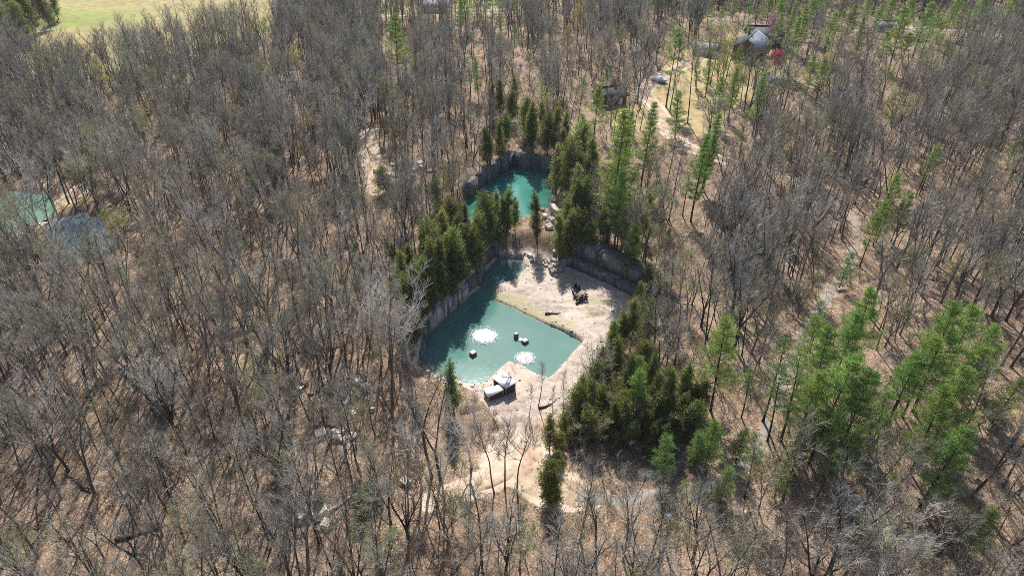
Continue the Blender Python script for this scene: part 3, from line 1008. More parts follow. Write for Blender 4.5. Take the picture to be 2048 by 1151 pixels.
def cedar_shape(name, seed, trunk_m, leaf_m, H=10.0, width=1.9, round_=0.6, n=420, quads=14, base=0.08):
    """red cedar: dense rising sprays round a hidden stem, ragged outline"""
    r = np.random.RandomState(seed)
    T = Segs(); B = Segs()
    pts, _ = limb_path(r, np.zeros(3), np.array([r.randn() * .03, r.randn() * .03, 1]), H * 0.95, 8, 0, 0.02)
    T.path(pts, 0.014 * H, 0.02)
    T.add(np.array([0, 0, -0.7]), np.array([0, 0, 0.4]), 0.022 * H, 0.0145 * H)
    P = np.array(pts)
    C, U = [], []
    nb = int(n / 5.5)
    for k in range(nb):
        t = base + (0.97 - base) * r.beta(1.0, 1.25)
        i = min(int(t * 8), 7)
        p = P[i] + (P[i + 1] - P[i]) * (t * 8 - i)
        rel = (t - base) / (1 - base)
        az = r.uniform(0, 6.283)
        R = width * ((1 - rel) ** round_) * min(1, 0.6 + rel * 3) * r.choice([0.6, 0.85, 1.05, 1.3])
        el = math.radians(r.uniform(12, 50))
        d = np.array([math.cos(az) * math.cos(el), math.sin(az) * math.cos(el), math.sin(el)])
        bp, _ = limb_path(r, p, d, R * 1.1, 3, 0.25, 0.12)
        B.path(bp, 0.03, 0.01)
        Bp = np.array(bp)
        for q in range(6):
            s_ = min(0.25 + 0.75 * (q + r.rand()) / 6, 0.999)
            jj = min(int(s_ * 3), 2)
            c = Bp[jj] + (Bp[jj + 1] - Bp[jj]) * (s_ * 3 - jj) + r.randn(3) * 0.13 * width
            C.append(c + r.randn(quads, 3) * np.array([0.15, 0.15, 0.2]))
            U.append(np.tile(unit(d + np.array([0, 0, 0.5])), (quads, 1)))
    # leading shoots stand out of the top
    for k in range(6):
        c = P[-1] + np.array([r.randn() * 0.15, r.randn() * 0.15, r.uniform(-0.5, 0.55)])
        C.append(c + r.randn(quads, 3) * 0.09); U.append(np.tile(np.array([0, 0, 1.0]), (quads, 1)))
    C, U = np.vstack(C), np.vstack(U)
    v1, f1 = T.mesh(6); v2, f2 = B.mesh(3)
    tr = mesh_np(name + "_trunk", np.vstack([v1, v2]), [f1, f2 + len(v1)], trunk_m)
    v3, f3 = leaf_quads(r, C, 0.35, 0.28, U, 0.4)
    return tr, mesh_np(name + "_crown", v3, [f3], leaf_m)

# kinds: list of (trunk mesh, crown mesh, description, height)
BARE = []
for k, (desc, hh, kw) in enumerate([
        ("tall straight leafless", 20, dict(leaders=1, crown=0.48, spread=0.8)),
        ("slender leafless", 18, dict(leaders=1, crown=0.55, spread=0.65, rad=0.14)),
        ("twin-stemmed leafless", 20, dict(leaders=2, fork=0.28, crown=0.45, spread=0.95, rad=0.22)),
        ("broad crowned leafless", 19, dict(leaders=3, fork=0.26, crown=0.42, spread=1.2, rad=0.26)),
        ("narrow leafless", 21, dict(leaders=1, crown=0.5, spread=0.6, rad=0.17, lean=0.08)),
        ("high forked leafless", 21, dict(leaders=2, fork=0.45, crown=0.55, spread=0.9, rad=0.21)),
        ("leaning leafless", 18, dict(leaders=1, crown=0.42, spread=1.0, lean=0.16)),
        ("dark spreading leafless", 20, dict(leaders=4, fork=0.22, crown=0.38, spread=1.1, rad=0.3)),
        ("small leafless", 12, dict(leaders=1, crown=0.35, spread=0.9, rad=0.10)),
        ("reddish twigged leafless", 16, dict(leaders=2, fork=0.3, crown=0.4, spread=1.0, rad=0.17)),
        ("bare pole-like", 13, dict(leaders=1, crown=0.45, spread=0.38, rad=0.11))]):
    tm = M['bark_dark'] if k in (3, 7, 4) else M['bark']
    wm = M[['twig', 'twig_tan', 'twig', 'twig_grey', 'twig_tan', 'twig_olive', 'twig_tan', 'twig_grey', 'twig_olive', 'twig_red', 'twig'][k]]
    BARE.append((*bare_shape("bare%d" % k, 100 + k, tm, wm, H=hh, tw=1.0, **kw), desc, hh))
PALE = []
for k, (desc, hh, kw) in enumerate([
        ("pale barked spreading leafless", 19, dict(leaders=3, fork=0.2, crown=0.34, spread=1.25, rad=0.2)),
        ("pale barked forked leafless", 20, dict(leaders=2, fork=0.34, crown=0.42, spread=1.1, rad=0.18))]):
    PALE.append((*bare_shape("pale%d" % k, 200 + k, M['bark_pale'], M['twig_pale'], H=hh, tw=0.85, **kw), desc, hh))
BUD = []
for k, (desc, hh, nb, mt, kw) in enumerate([
        ("bright yellow-green budding", 15, 2600, 'bud', dict(leaders=2, fork=0.25, crown=0.34, spread=1.1, rad=0.17)),
        ("olive budding", 18, 1500, 'bud_dull', dict(leaders=1, crown=0.42, spread=0.95, rad=0.18)),
        ("small olive budding", 11, 1300, 'bud_dull', dict(leaders=2, fork=0.2, crown=0.3, spread=1.1, rad=0.1)),
        ("small yellow-green budding", 10, 1700, 'bud', dict(leaders=2, fork=0.22, crown=0.3, spread=1.15, rad=0.1))]):
    BUD.append((*bare_shape("bud%d" % k, 300 + k, M['bark'], M['twig'], bud=M[mt], nbud=nb, H=hh, tw=1.2, **kw), desc, hh))
PINE = []
for k, (desc, hh, mt, kw) in enumerate([
        ("bushy bright green", 16, 'pine', dict(base=0.26, width=4.3, layers=12, per=6, gap=0.25, power=0.85)),
        ("tall narrow bright green", 23, 'pine', dict(base=0.26, width=3.3, layers=19, quads=15, size=0.5, gap=0.12)),
        ("open crowned green", 17, 'pine', dict(base=0.42, width=3.9, layers=9, per=6, gap=0.3, power=0.8)),
        ("pale thin crowned green", 16, 'pine_pale', dict(base=0.36, width=3.2, layers=11, gap=0.32, quads=7)),
        ("small low branched green", 9, 'pine', dict(base=0.1, width=2.4, layers=11, size=0.36)),
        ("small thin pale green", 8, 'pine_pale', dict(base=0.12, width=2.0, layers=10, size=0.34, gap=0.3))]):
    PINE.append((*conifer_shape("pine%d" % k, 400 + k, M['bark_dark'], M[mt], H=hh, **kw), desc, hh))
CEDAR = []
for k, (desc, hh, mt, kw) in enumerate([
        ("dark cone shaped", 10, 'cedar', dict(width=2.0, round_=0.85)),
        ("dark rounded", 8.5, 'cedar', dict(width=2.4, round_=0.45, n=480)),
        ("dark column shaped", 11, 'cedar', dict(width=1.6, round_=0.6)),
        ("low bushy dark", 5, 'cedar', dict(width=1.9, round_=0.45, n=300)),
        ("orange-brown", 10, 'cedar_brown', dict(width=1.9, round_=0.7))]):
    CEDAR.append((*cedar_shape("cedar%d" % k, 500 + k, M['bark'], M[mt], H=hh, **kw), desc, hh))
BLOSSOM = [(*bare_shape("blossom", 610, M['bark_dark'], M['twig'], bud=M['redbud'], nbud=2600, budsize=0.2, H=8, leaders=3, fork=0.18, crown=0.3, spread=1.2, rad=0.1), "magenta blossoming", 8),
           (*bare_shape("maple", 611, M['bark_dark'], M['twig'], bud=M['maple'], nbud=3800, budsize=0.24, H=6, leaders=4, fork=0.18, crown=0.28, spread=1.5, rad=0.1), "small red leaved", 6),
           (*bare_shape("redbud", 612, M['bark_dark'], M['twig_red'], bud=M['redbud'], nbud=700, budsize=0.13, H=8, leaders=3, fork=0.2, crown=0.3, spread=1.2, rad=0.1), "dusky purple budding", 8)]

# ------------------------------------------------------------------ planting
PLACED = []       # things to be named: (root, kind word, description, px, py)
def zone(px, py):
    c = ["by the left edge", "in the left woods", "left of the quarry", "around the quarry", "right of the quarry", "in the right woods", "by the right edge"]
    r = ["near the top edge", "at house level", "at upper pond level", "at quarry floor level", "at shed level", "at dirt path level", "along the bottom edge"]
    ci = int(np.searchsorted([170, 480, 780, 1290, 1530, 1830], px))
    ri = int(np.searchsorted([70, 250, 470, 650, 850, 1020], py))
    return c[ci] + " " + r[ri]

TREE_SPOTS = []
def plant(kind, variant, x, y, scale, rz, name, group, catname, sink=0.0, tilt=(0, 0)):
    tr, cr, desc, hh = kind[variant]
    z = Hs(x, y) - sink
    root = empty(name, (x, y, z), rz)
    root.rotation_euler = (tilt[0], tilt[1], rz)
    root.scale = (scale, scale, scale)
    for nm, me in (("trunk", tr), ("crown", cr)):
        o = bpy.data.objects.new(nm, me)
        COL.objects.link(o)
        o.parent = root
    tag(root, None, catname, group)
    px, py, _ = proj(x, y, z)
    PLACED.append((root, catname, desc, px, py))
    TREE_SPOTS.append((x, y, (0.16 if kind in (CEDAR,) else 0.12) * hh * scale))
    return root

def crown_at(px, py, h):
    """ground point of a tree whose crown middle (h above ground) shows at a pixel"""
    z = 3.0
    for _ in range(8):
        x, y, _z = at(px, py, z + h)
        z = Hs(x, y)
    return x, y

rng = random.Random(7)
# pines: (px, py of the middle of the crown, variant, scale)
PINES = [(1625, 140, 0, 0.7), (1700, 40, 0, 0.75), (1810, 100, 2, 0.8), (1880, 65, 0, 0.7), (1925, 30, 2, 0.8), (1990, 40, 3, 0.9), (2020, 15, 0, 0.8), (1560, 25, 0, 0.7), (1500, 60, 3, 0.7), (1490, 260, 3, 0.7),
 (1345, 60, 3, 0.8), (1245, 70, 3, 0.7), (1215, 160, 3, 0.6), (1160, 190, 3, 0.7), (1260, 380, 2, 0.7), (1310, 370, 3, 0.6), (1375, 370, 3, 0.7), (1415, 310, 1, 0.6),
 (1060, 120, 3, 0.6), (1100, 60, 3, 0.6), (1000, 60, 2, 0.7), (945, 60, 3, 0.7), (1425, 60, 3, 0.7), (1610, 190, 3, 0.7), (1775, 420, 3, 0.7),
 (915, 440, 4, 0.7), (1010, 300, 3, 0.5), (600, 300, 3, 0.4), (1850, 345, 3, 0.6), (2030, 300, 3, 0.5), (1690, 540, 5, 0.9),
 (1445, 718, 0, 0.95), (1557, 738, 3, 0.95), (1598, 768, 3, 1.0), (1645, 735, 0, 0.95), (1690, 690, 0, 1.0), (1728, 650, 0, 0.85), (1664, 800, 0, 1.1), 
 (1706, 842, 0, 1.0), (1790, 795, 2, 0.95), (1818, 755, 0, 0.7), (1880, 706, 0, 1.05), (1928, 676, 0, 0.95), (1908, 800, 0, 0.95), (1936, 745, 0, 0.75), (1850, 735, 2, 0.85), (1620, 800, 0, 0.85),
 (1868, 850, 0, 0.85), (1890, 918, 0, 0.85), (1618, 700, 2, 0.75), (1770, 840, 3, 0.8), (1560, 800, 3, 0.75), (1420, 888, 4, 0.95), (1331, 915, 5, 1.0), (1512, 918, 3, 0.7), (1450, 970, 5, 0.9), (1275, 748, 0, 0.62), (1278, 800, 4, 1.1),
 (1500, 770, 3, 0.6), (1395, 900, 5, 0.8), (1700, 905, 5, 1.0), (1660, 930, 3, 0.6), (1480, 890, 5, 0.8), (1975, 700, 2, 0.7), (2010, 800, 4, 0.9), (1640, 640, 3, 0.6),
 (1960, 1055, 4, 0.95), (1785, 395, 2, 0.75), (1765, 437, 0, 0.6), (1802, 428, 0, 0.62), (1742, 468, 2, 0.65), (1862, 328, 2, 0.7), (1975, 742, 4, 0.8), (1560, 960, 5, 0.8), (1600, 900, 5, 0.9),
 (1230, 330, 1, 1.12), (1190, 225, 2, 0.9), (1294, 272, 1, 0.85), (1398, 345, 1, 0.75), (1422, 292, 1, 0.7), (1345, 118, 2, 1.0), (1356, 232, 4, 1.25), (1397, 128, 1, 0.6),
 (1440, 196, 0, 0.75), (1468, 178, 1, 0.6), (1520, 200, 1, 0.65), (1645, 150, 0, 0.75), (1572, 95, 2, 0.85), (1265, 478, 4, 1.2), (1236, 410, 1, 0.7), (1165, 265, 2, 0.6), (1250, 275, 1, 0.75),
 (790, 85, 0, 0.85), (940, 145, 3, 0.7), (955, 150, 1, 0.5), (1025, 92, 3, 0.7),
 (1660, 62, 0, 0.8), (1725, 66, 1, 0.75), (1800, 68, 0, 0.85), (1845, 52, 0, 0.75), (1772, 88, 0, 0.7), (1580, 42, 1, 0.8), (1622, 24, 0, 0.85), (1850, 84, 3, 0.85), (1872, 42, 0, 0.75), (1905, 25, 0, 0.8),
 (1682, 22, 0, 0.8), (1590, 80, 1, 0.7), (1440, 40, 3, 0.8), (1502, 30, 3, 0.8), (1540, 15, 0, 0.8), (1965, 12, 0, 0.8), (930, 10, 0, 0.8), (918, 22, 1, 0.6), (1690, 75, 0, 0.6), (1755, 35, 0, 0.7), (1820, 20, 0, 0.8), (1780, 15, 0, 0.8), (1735, 12, 0, 0.7), (1640, 5, 0, 0.8),
 (1935, 60, 3, 0.7), (1370, 20, 3, 0.7), (1300, 18, 3, 0.7), (1420, 10, 0, 0.7), (1470, 8, 0, 0.75), (985, 12, 2, 0.9), (1560, 60, 2, 0.7), (1608, 50, 0, 0.7), (1480, 120, 4, 0.9), (1418, 150, 4, 0.8)]
for px, py, v, s in PINES:
    s *= 1.15 * rng.uniform(0.62, 1.2) if py < 135 else 1.0
    hh = PINE[v][3] * s
    x, y = crown_at(px, py, hh * (0.62 if v < 4 else 0.5))
    if sdf(QW, np.array([x]), np.array([y]))[0][0] < 1.2:
        continue
    plant(PINE, v, x, y, s * rng.uniform(0.95, 1.06), rng.uniform(0, 6.28), "pine_tree", "green pine trees in the woods", "pine tree")
CEDARS = [
 (803, 562, 0, 0.9), (828, 585, 0, 1.0), (843, 640, 4, 0.95), (868, 565, 1, 1.2), (905, 562, 1, 1.25), (932, 545, 1, 1.0), (882, 528, 0, 1.15), (908, 512, 0, 1.0), (855, 610, 1, 0.9), (880, 600, 1, 0.8), (912, 590, 3, 1.0),
 (952, 522, 2, 1.05), (962, 480, 0, 1.1), (992, 425, 0, 1.1), (1006, 465, 2, 1.0), (1076, 455, 0, 1.15), (1030, 452, 0, 0.95), (1082, 488, 1, 0.6), (1120, 470, 2, 1.1), (1135, 440, 1, 1.1), (1152, 380, 0, 1.3),
 (1168, 410, 0, 1.2), (1150, 470, 1, 1.1), (1110, 262, 2, 1.1), (1085, 232, 0, 1.1), (1130, 262, 0, 1.0), (1052, 232, 1, 1.1), (1080, 272, 2, 1.2), (1160, 302, 1, 1.3), (1000, 197, 0, 1.0), (1022, 212, 1, 1.0),
 (985, 205, 2, 1.0), (870, 392, 1, 1.0), (930, 447, 0, 0.9), (905, 445, 1, 1.0), (962, 352, 0, 1.1), (765, 362, 3, 1.2), (975, 330, 1, 1.1), (1000, 315, 2, 1.0), (1060, 300, 0, 1.0), (1095, 305, 1, 1.2), (1115, 320, 0, 1.2), (1020, 290, 0, 1.0), (945, 380, 1, 1.0),
 (918, 475, 1, 1.1), (940, 500, 1, 1.0), (975, 505, 0, 0.95), (1060, 490, 1, 0.9), (1170, 495, 3, 1.0), (890, 480, 0, 1.0), (1185, 330, 0, 1.2), (1160, 350, 0, 1.2), (1245, 400, 1, 1.0), (1290, 415, 3, 1.2), (820, 530, 0, 1.0),
 (1236, 672, 1, 1.05), (1222, 692, 0, 1.05), (1266, 650, 0, 1.05), (1252, 622, 1, 0.9), (1276, 610, 0, 1.0), (1288, 578, 1, 0.9), (1202, 732, 0, 1.05), (1187, 762, 1, 0.95), (1166, 792, 0, 1.0), (1212, 762, 0, 1.05), (1152, 815, 1, 0.9), (1250, 665, 2, 0.9), 
 (1200, 802, 1, 0.95), (1340, 788, 2, 1.15), (1370, 770, 0, 1.2), (1320, 830, 1, 1.1), (1250, 840, 1, 1.0), (1215, 850, 3, 1.2), (1100, 868, 0, 1.1), (1098, 962, 1, 1.05), (1360, 820, 2, 1.0), (1180, 852, 3, 1.2),
 (1262, 872, 1, 0.9), (1300, 760, 0, 1.0), (1160, 840, 3, 1.0), (1190, 830, 3, 1.1), (1310, 870, 1, 0.8), (905, 782, 2, 0.75), (902, 850, 0, 0.7), (1115, 920, 3, 0.9), (1640, 850, 1, 0.9), (1400, 800, 1, 0.9),
 (330, 800, 3, 0.8), (560, 930, 3, 0.9), (720, 1010, 3, 1.0), (640, 1000, 3, 0.8), (745, 985, 3, 0.9)]
CEDARS += [(1002, 482, 0, 1.1), (1032, 486, 1, 1.2), (1062, 474, 0, 1.2), (1080, 486, 1, 1.0), (975, 486, 1, 1.2), (952, 500, 0, 1.1), (1012, 462, 2, 1.1), (1048, 455, 0, 1.2), (1132, 474, 1, 1.2), (1150, 446, 0, 1.2), (1075, 450, 2, 1.2), (960, 465, 1, 1.1), (1020, 500, 3, 1.3), (1055, 500, 3, 1.3), (990, 505, 1, 1.0), (1255, 765, 0, 1.0), (1290, 715, 1, 0.9), (1300, 615, 1, 0.8), (1298, 655, 1, 0.8), (1345, 850, 1, 1.0), (1308, 795, 0, 1.1), (1240, 815, 1, 0.9), (1285, 848, 1, 1.0), (1235, 718, 2, 1.0), (1180, 790, 1, 0.8), (1215, 665, 1, 0.7), (1245, 640, 0, 0.8), (1130, 850, 3, 1.0), (1170, 815, 1, 0.8), (1118, 885, 3, 1.0), (1105, 985, 3, 1.0), (1330, 835, 0, 0.9), (1230, 875, 3, 1.1), (815, 600, 1, 0.9), (838, 560, 1, 1.1), (860, 540, 0, 1.0), (895, 590, 3, 1.2), (925, 570, 1, 0.9), (945, 555, 3, 1.1), (870, 620, 3, 1.1), (850, 645, 3, 0.9), (790, 520, 1, 0.8), (845, 500, 2, 1.0), (870, 470, 0, 0.9), (915, 530, 2, 1.1), (980, 470, 1, 1.1), (1000, 485, 3, 1.2), (1140, 480, 0, 1.0), (1155, 450, 2, 1.1), (1180, 460, 1, 0.9), (1220, 440, 1, 1.0), (1140, 340, 1, 1.2), (1128, 300, 0, 1.2), (1010, 265, 1, 1.0), (1065, 255, 0, 1.2), (985, 290, 2, 1.0), (965, 310, 1, 1.0), (1030, 180, 0, 0.9), (1230, 360, 1, 1.0), (1290, 440, 0, 0.9), (1300, 560, 1, 0.8), (1385, 800, 0, 0.9), (1385, 840, 1, 0.9), (1230, 840, 0, 0.9), (1300, 890, 3, 1.1), (1330, 880, 0, 0.8), (1155, 870, 3, 1.0), (20, 15, 0, 1.5), (52, 28, 1, 1.5), (85, 14, 0, 1.4), (104, 2, 0, 1.4), (70, 4, 1, 1.6), (38, 42, 1, 1.4), (8, 44, 0, 1.5), (95, 26, 1, 1.1), (30, 2, 0, 1.5)]
for px, py, v, s in CEDARS:
    s *= rng.choice([0.8, 0.95, 1.0, 1.15])
    s *= 0.74 if py > 840 else 0.84 if (py > 560 and px > 1000) else 1.0
    hh = CEDAR[v][3] * s
    x, y = crown_at(px, py, hh * 0.5)
    ax = np.array([x]); ay = np.array([y])
    dqv = sdf(QW, ax, ay)[0][0]; duv = sdf(UW, ax, ay)[0][0]
    if dqv < 0.6 or duv < 0.6:
        continue
    plant(CEDAR, v, x, y, s * rng.uniform(0.95, 1.08), rng.uniform(0, 6.28), "cedar_tree", "dark cedar trees in the woods", "cedar tree")
r7 = np.random.RandomState(77)
for (i0, i1, nn) in ((0, 1, 6), (1, 2, 17), (2, 4, 7)):
    a, b = QW[i0], QW[i1]
    d = (b - a) / np.linalg.norm(b - a)
    nrm = np.array([-d[1], d[0]])
    for k in range(nn):
        p = a + (b - a) * (k + r7.rand() * 0.8) / nn + nrm * r7.uniform(0.75, 2.2)
        plant(CEDAR, int(r7.choice([0, 1, 1, 2, 3, 3])), p[0], p[1], r7.uniform(0.45, 0.85), r7.uniform(0, 6), "cedar_tree", "dark cedar trees in the woods", "cedar tree")
a, b = QW[7], QW[8]
d = (b - a) / np.linalg.norm(b - a)
nrm = np.array([-d[1], d[0]])
for k in range(16):
    p = a + (b - a) * (k + r7.rand() * 0.8) / 16 + nrm * r7.uniform(4.4, 9.5)
    kind, v, nm, grp, cat = [(BUD, 1, "budding_tree", "budding trees among the bare woods", "budding tree"), (BARE, 2, "bare_tree", "leafless trees of the woodland", "bare tree"), (CEDAR, 0, "cedar_tree", "dark cedar trees in the woods", "cedar tree"), (BUD, 2, "budding_tree", "budding trees among the bare woods", "budding tree")][k % 4]
    plant(kind, v, p[0], p[1], r7.uniform(0.6, 0.85), r7.uniform(0, 6), nm, grp, cat)
for px, py, v, s in [(1550, 52, 0, 1.25), (1556, 122, 1, 1.1), (1240, 440, 2, 1.2), (1205, 375, 2, 0.9)]:
    x, y = crown_at(px, py, BLOSSOM[v][3] * s * 0.65)
    plant(BLOSSOM, v, x, y, s, rng.uniform(0, 6), "blossom_tree" if v != 1 else "maple_tree", "flowering trees" if v != 1 else None, "flowering tree" if v != 1 else "maple tree")
BUDS = [(1440, 128, 0, 0.85), (1482, 142, 0, 0.8), (1402, 118, 1, 0.8), (1472, 165, 0, 0.7), (1532, 172, 2, 1.0), (1398, 92, 0, 0.8), (1455, 112, 0, 0.9), (1362, 172, 1, 0.7), (1512, 128, 2, 0.9), (1240, 170, 2, 1.0), (1425, 215, 2, 0.9), (520, 60, 3, 1.2), (200, 150, 3, 1.1), (420, 130, 2, 1.2), (90, 250, 2, 1.1), (280, 240, 3, 1.0), (590, 120, 3, 1.0), (740, 150, 2, 1.0), (1262, 720, 2, 0.6), (1300, 700, 2, 0.7), (1285, 655, 2, 0.6), (1335, 830, 2, 0.7), (1245, 800, 3, 0.4), (1225, 790, 2, 0.6), (1310, 640, 1, 0.6), (1385, 700, 1, 0.6), (1285, 830, 3, 0.45), (1200, 845, 2, 0.6), (1150, 850, 2, 0.5), (232, 452, 3, 1.0), (1155, 36, 0, 1.1), (1138, 78, 0, 0.8), (1428, 86, 0, 1.0), (1462, 68, 0, 1.0), (1445, 100, 0, 0.8), (1888, 90, 0, 0.85), (1770, 162, 3, 1.1), (1795, 218, 3, 1.3), (640, 52, 1, 0.9), (100, 502, 2, 1.1), (140, 522, 2, 1.2), (172, 348, 3, 1.1),
        (150, 352, 2, 1.1), (662, 152, 2, 1.2), (320, 106, 1, 0.8), (332, 188, 2, 1.2), (822, 132, 2, 1.2), (515, 782, 2, 0.9), (462, 242, 3, 1.0), (480, 240, 2, 1.1), (806, 104, 3, 1.1), (1088, 206, 3, 1.1), (410, 720, 2, 0.8), (250, 800, 2, 1.0), (890, 1010, 2, 0.9),
        (900, 1005, 3, 0.6), (760, 1075, 2, 0.9), (1700, 120, 1, 0.9), (1830, 140, 1, 0.9), (1880, 130, 1, 0.9), (1660, 125, 0, 0.8), (1560, 290, 1, 0.9), (1340, 480, 2, 1.1), (1330, 560, 2, 1.0), (1760, 950, 2, 1.0), (1780, 900, 1, 0.8), (1680, 270, 2, 1.1), (1040, 1060, 2, 1.0),
        (1300, 330, 2, 1.0), (1180, 390, 2, 1.0), (900, 345, 2, 1.0), (560, 640, 2, 0.9), (690, 400, 2, 1.0), (1480, 1080, 2, 1.0), (1330, 1050, 2, 1.0), (1380, 985, 3, 0.55), (1160, 1040, 2, 0.9), (1950, 1040, 2, 0.9), (620, 240, 2, 1.1), (540, 320, 2, 1.1), (400, 340, 2, 1.0), (1540, 950, 2, 0.9), (600, 870, 2, 0.8), (290, 690, 2, 0.8),
        (700, 830, 2, 0.9), (1985, 350, 1, 0.8), (1930, 290, 2, 1.0), (1640, 330, 2, 1.0), (1600, 300, 1, 0.8), (1320, 300, 2, 0.9), (1460, 620, 2, 1.0), (1800, 620, 2, 1.0), (820, 950, 2, 0.8)]
for px, py, v, s in BUDS:
    hh = BUD[v][3] * s
    x, y = crown_at(px, py, hh * 0.65)
    if sdf(QW, np.array([x]), np.array([y]))[0][0] < 1.2:
        continue
    plant(BUD, v, x, y, s, rng.uniform(0, 6.28), "budding_tree", "budding trees among the bare woods", "budding tree")
PALES = [(785, 615, 0, 0.95), (745, 600, 1, 0.9), (938, 838, 0, 0.72), (1812, 1062, 0, 0.8), (160, 310, 0, 0.9), (70, 330, 1, 0.9), (270, 300, 0, 0.8), (350, 370, 1, 0.8), (720, 190, 0, 0.9), (640, 560, 1, 0.8), (560, 190, 1, 0.8), (30, 350, 0, 0.9),
         (1600, 420, 0, 0.85), (1545, 460, 1, 0.85), (830, 860, 1, 0.8), (80, 800, 1, 0.7), (1880, 440, 1, 0.8), (770, 660, 1, 0.8), (810, 640, 1, 0.7), (300, 760, 1, 0.6), (1270, 1010, 1, 0.6), (880, 910, 1, 0.7), (430, 260, 1, 0.8), (1500, 420, 1, 0.7), (700, 620, 0, 0.75)]
for px, py, v, s in PALES:
    hh = PALE[v][3] * s
    x, y = crown_at(px, py, hh * 0.65)
    if sdf(QW, np.array([x]), np.array([y]))[0][0] < 1.2:
        continue
    plant(PALE, v, x, y, s, rng.uniform(0, 6.28), "pale_barked_tree", "pale barked trees in the bare woods", "bare tree")
# slim bare trees standing on the rock beside the shed, and the forked ones along the bottom edge
for px, py, v, s in [(1077, 812, 10, 0.72), (1058, 833, 10, 0.55), (1127, 822, 10, 0.6), (1106, 832, 10, 0.45), (988, 985, 1, 0.8), (1010, 975, 0, 0.62), (1036, 1000, 1, 0.9), (1012, 1150, 7, 0.62), (1385, 1120, 3, 0.68), (1330, 1095, 3, 0.6), (1160, 1080, 4, 0.75), (965, 1145, 0, 0.8), (905, 1150, 6, 0.8),
                     (20, 1110, 7, 0.8), (1246, 1120, 0, 0.7), (1565, 1000, 0, 0.75), (1340, 225, 4, 1.0), (1375, 245, 4, 1.0), (1410, 195, 0, 0.95), (1230, 240, 1, 0.9), (1258, 262, 2, 0.8), (1280, 260, 1, 0.8), (1506, 178, 4, 0.85), (1420, 170, 4, 0.9), (1450, 165, 4, 0.9), (1560, 205, 4, 0.95)]:
    x, y, z = gat(px, py)
    plant(BARE, v, x, y, s, rng.uniform(0, 6.28), "bare_tree", "leafless trees of the woodland", "bare tree")

# the bare woodland
R = np.random.RandomState(21)
ST = 2.82
gx, gy = np.meshgrid(np.arange(-330, 330, ST), np.arange(22, 400, ST))
gx = gx.ravel() + R.uniform(-.5, .5, gx.size) * ST * 0.95
gy = gy.ravel() + R.uniform(-.5, .5, gy.size) * ST * 0.95
pxs = proj(gx, gy, np.full(gx.size, 12.0))
keep = (pxs[0] > -330) & (pxs[0] < 2048 + 330)
gx, gy = gx[keep], gy[keep]
dq, iq = sdf(QW, gx, gy)
wq = np.array([q[2] for q in Q])[iq]
ok = dq > np.where(wq > 8, 2.0, 1.4)
for poly, mg in ((UW, 1.3), (L1W, 0.8), (L2W, 0.8)):
    ok &= sdf(poly, gx, gy)[0] > mg
for k, (w, l) in TRL.items():
    ok &= dline(l, gx, gy) > w * 0.5 + (1.0 if k != 'gravel_track' else 0.2)
ok &= sdf(FIELD, gx, gy)[0] > 0
EXCL = [(1498, 110, 9), (1530, 90, 8), (1222, 205, 5.5), (1418, 106, 5.5), (868, 20, 8), (1772, 60, 5), (1318, 162, 3.5), (1546, 157, 4), (1505, 122, 5)]
for ex, ey, er in EXCL:
    c = gat(ex, ey)
    ok &= np.hypot(gx - c[0], gy - c[1]) > er
bf = sdf(BACKF, gx, gy)[0]
ok &= (bf > 0) | (R.rand(gx.size) < 0.45)
yd = sdf(YARD, gx, gy)[0]
ok &= (yd > -1) | (R.rand(gx.size) < 0.30)
dens = 0.86 + 0.28 * vnoise(gx, gy, 17, 31)
fp = proj(gx, gy, np.full(gx.size, 3.0))
open_ = np.zeros(gx.size)
for cx, cy, rx, ry, a in [(1920, 820, 200, 240, 0.42), (1850, 500, 220, 160, 0.25), (100, 1050, 260, 150, 0.3), (1640, 560, 90, 200, 0.3), (1040, 930, 90, 120, 0.75), (1000, 860, 60, 60, 0.7), (1120, 860, 50, 60, 0.8), (1300, 970, 200, 60, 0.35), (1770, 300, 60, 50, 0.4), (1330, 300, 70, 60, 0.5), (165, 470, 70, 60, 0.5)]:
    d = np.hypot((fp[0] - cx) / rx, (fp[1] - cy) / ry)
    open_ = np.maximum(open_, a * np.clip(1.5 - d, 0, 1))
ok &= R.rand(gx.size) < dens - open_
spots = np.array(TREE_SPOTS)
for i in np.nonzero(ok)[0]:
    d = np.hypot(spots[:, 0] - gx[i], spots[:, 1] - gy[i])
    if (d < np.minimum(spots[:, 2], 2.2)).any():
        ok[i] = False
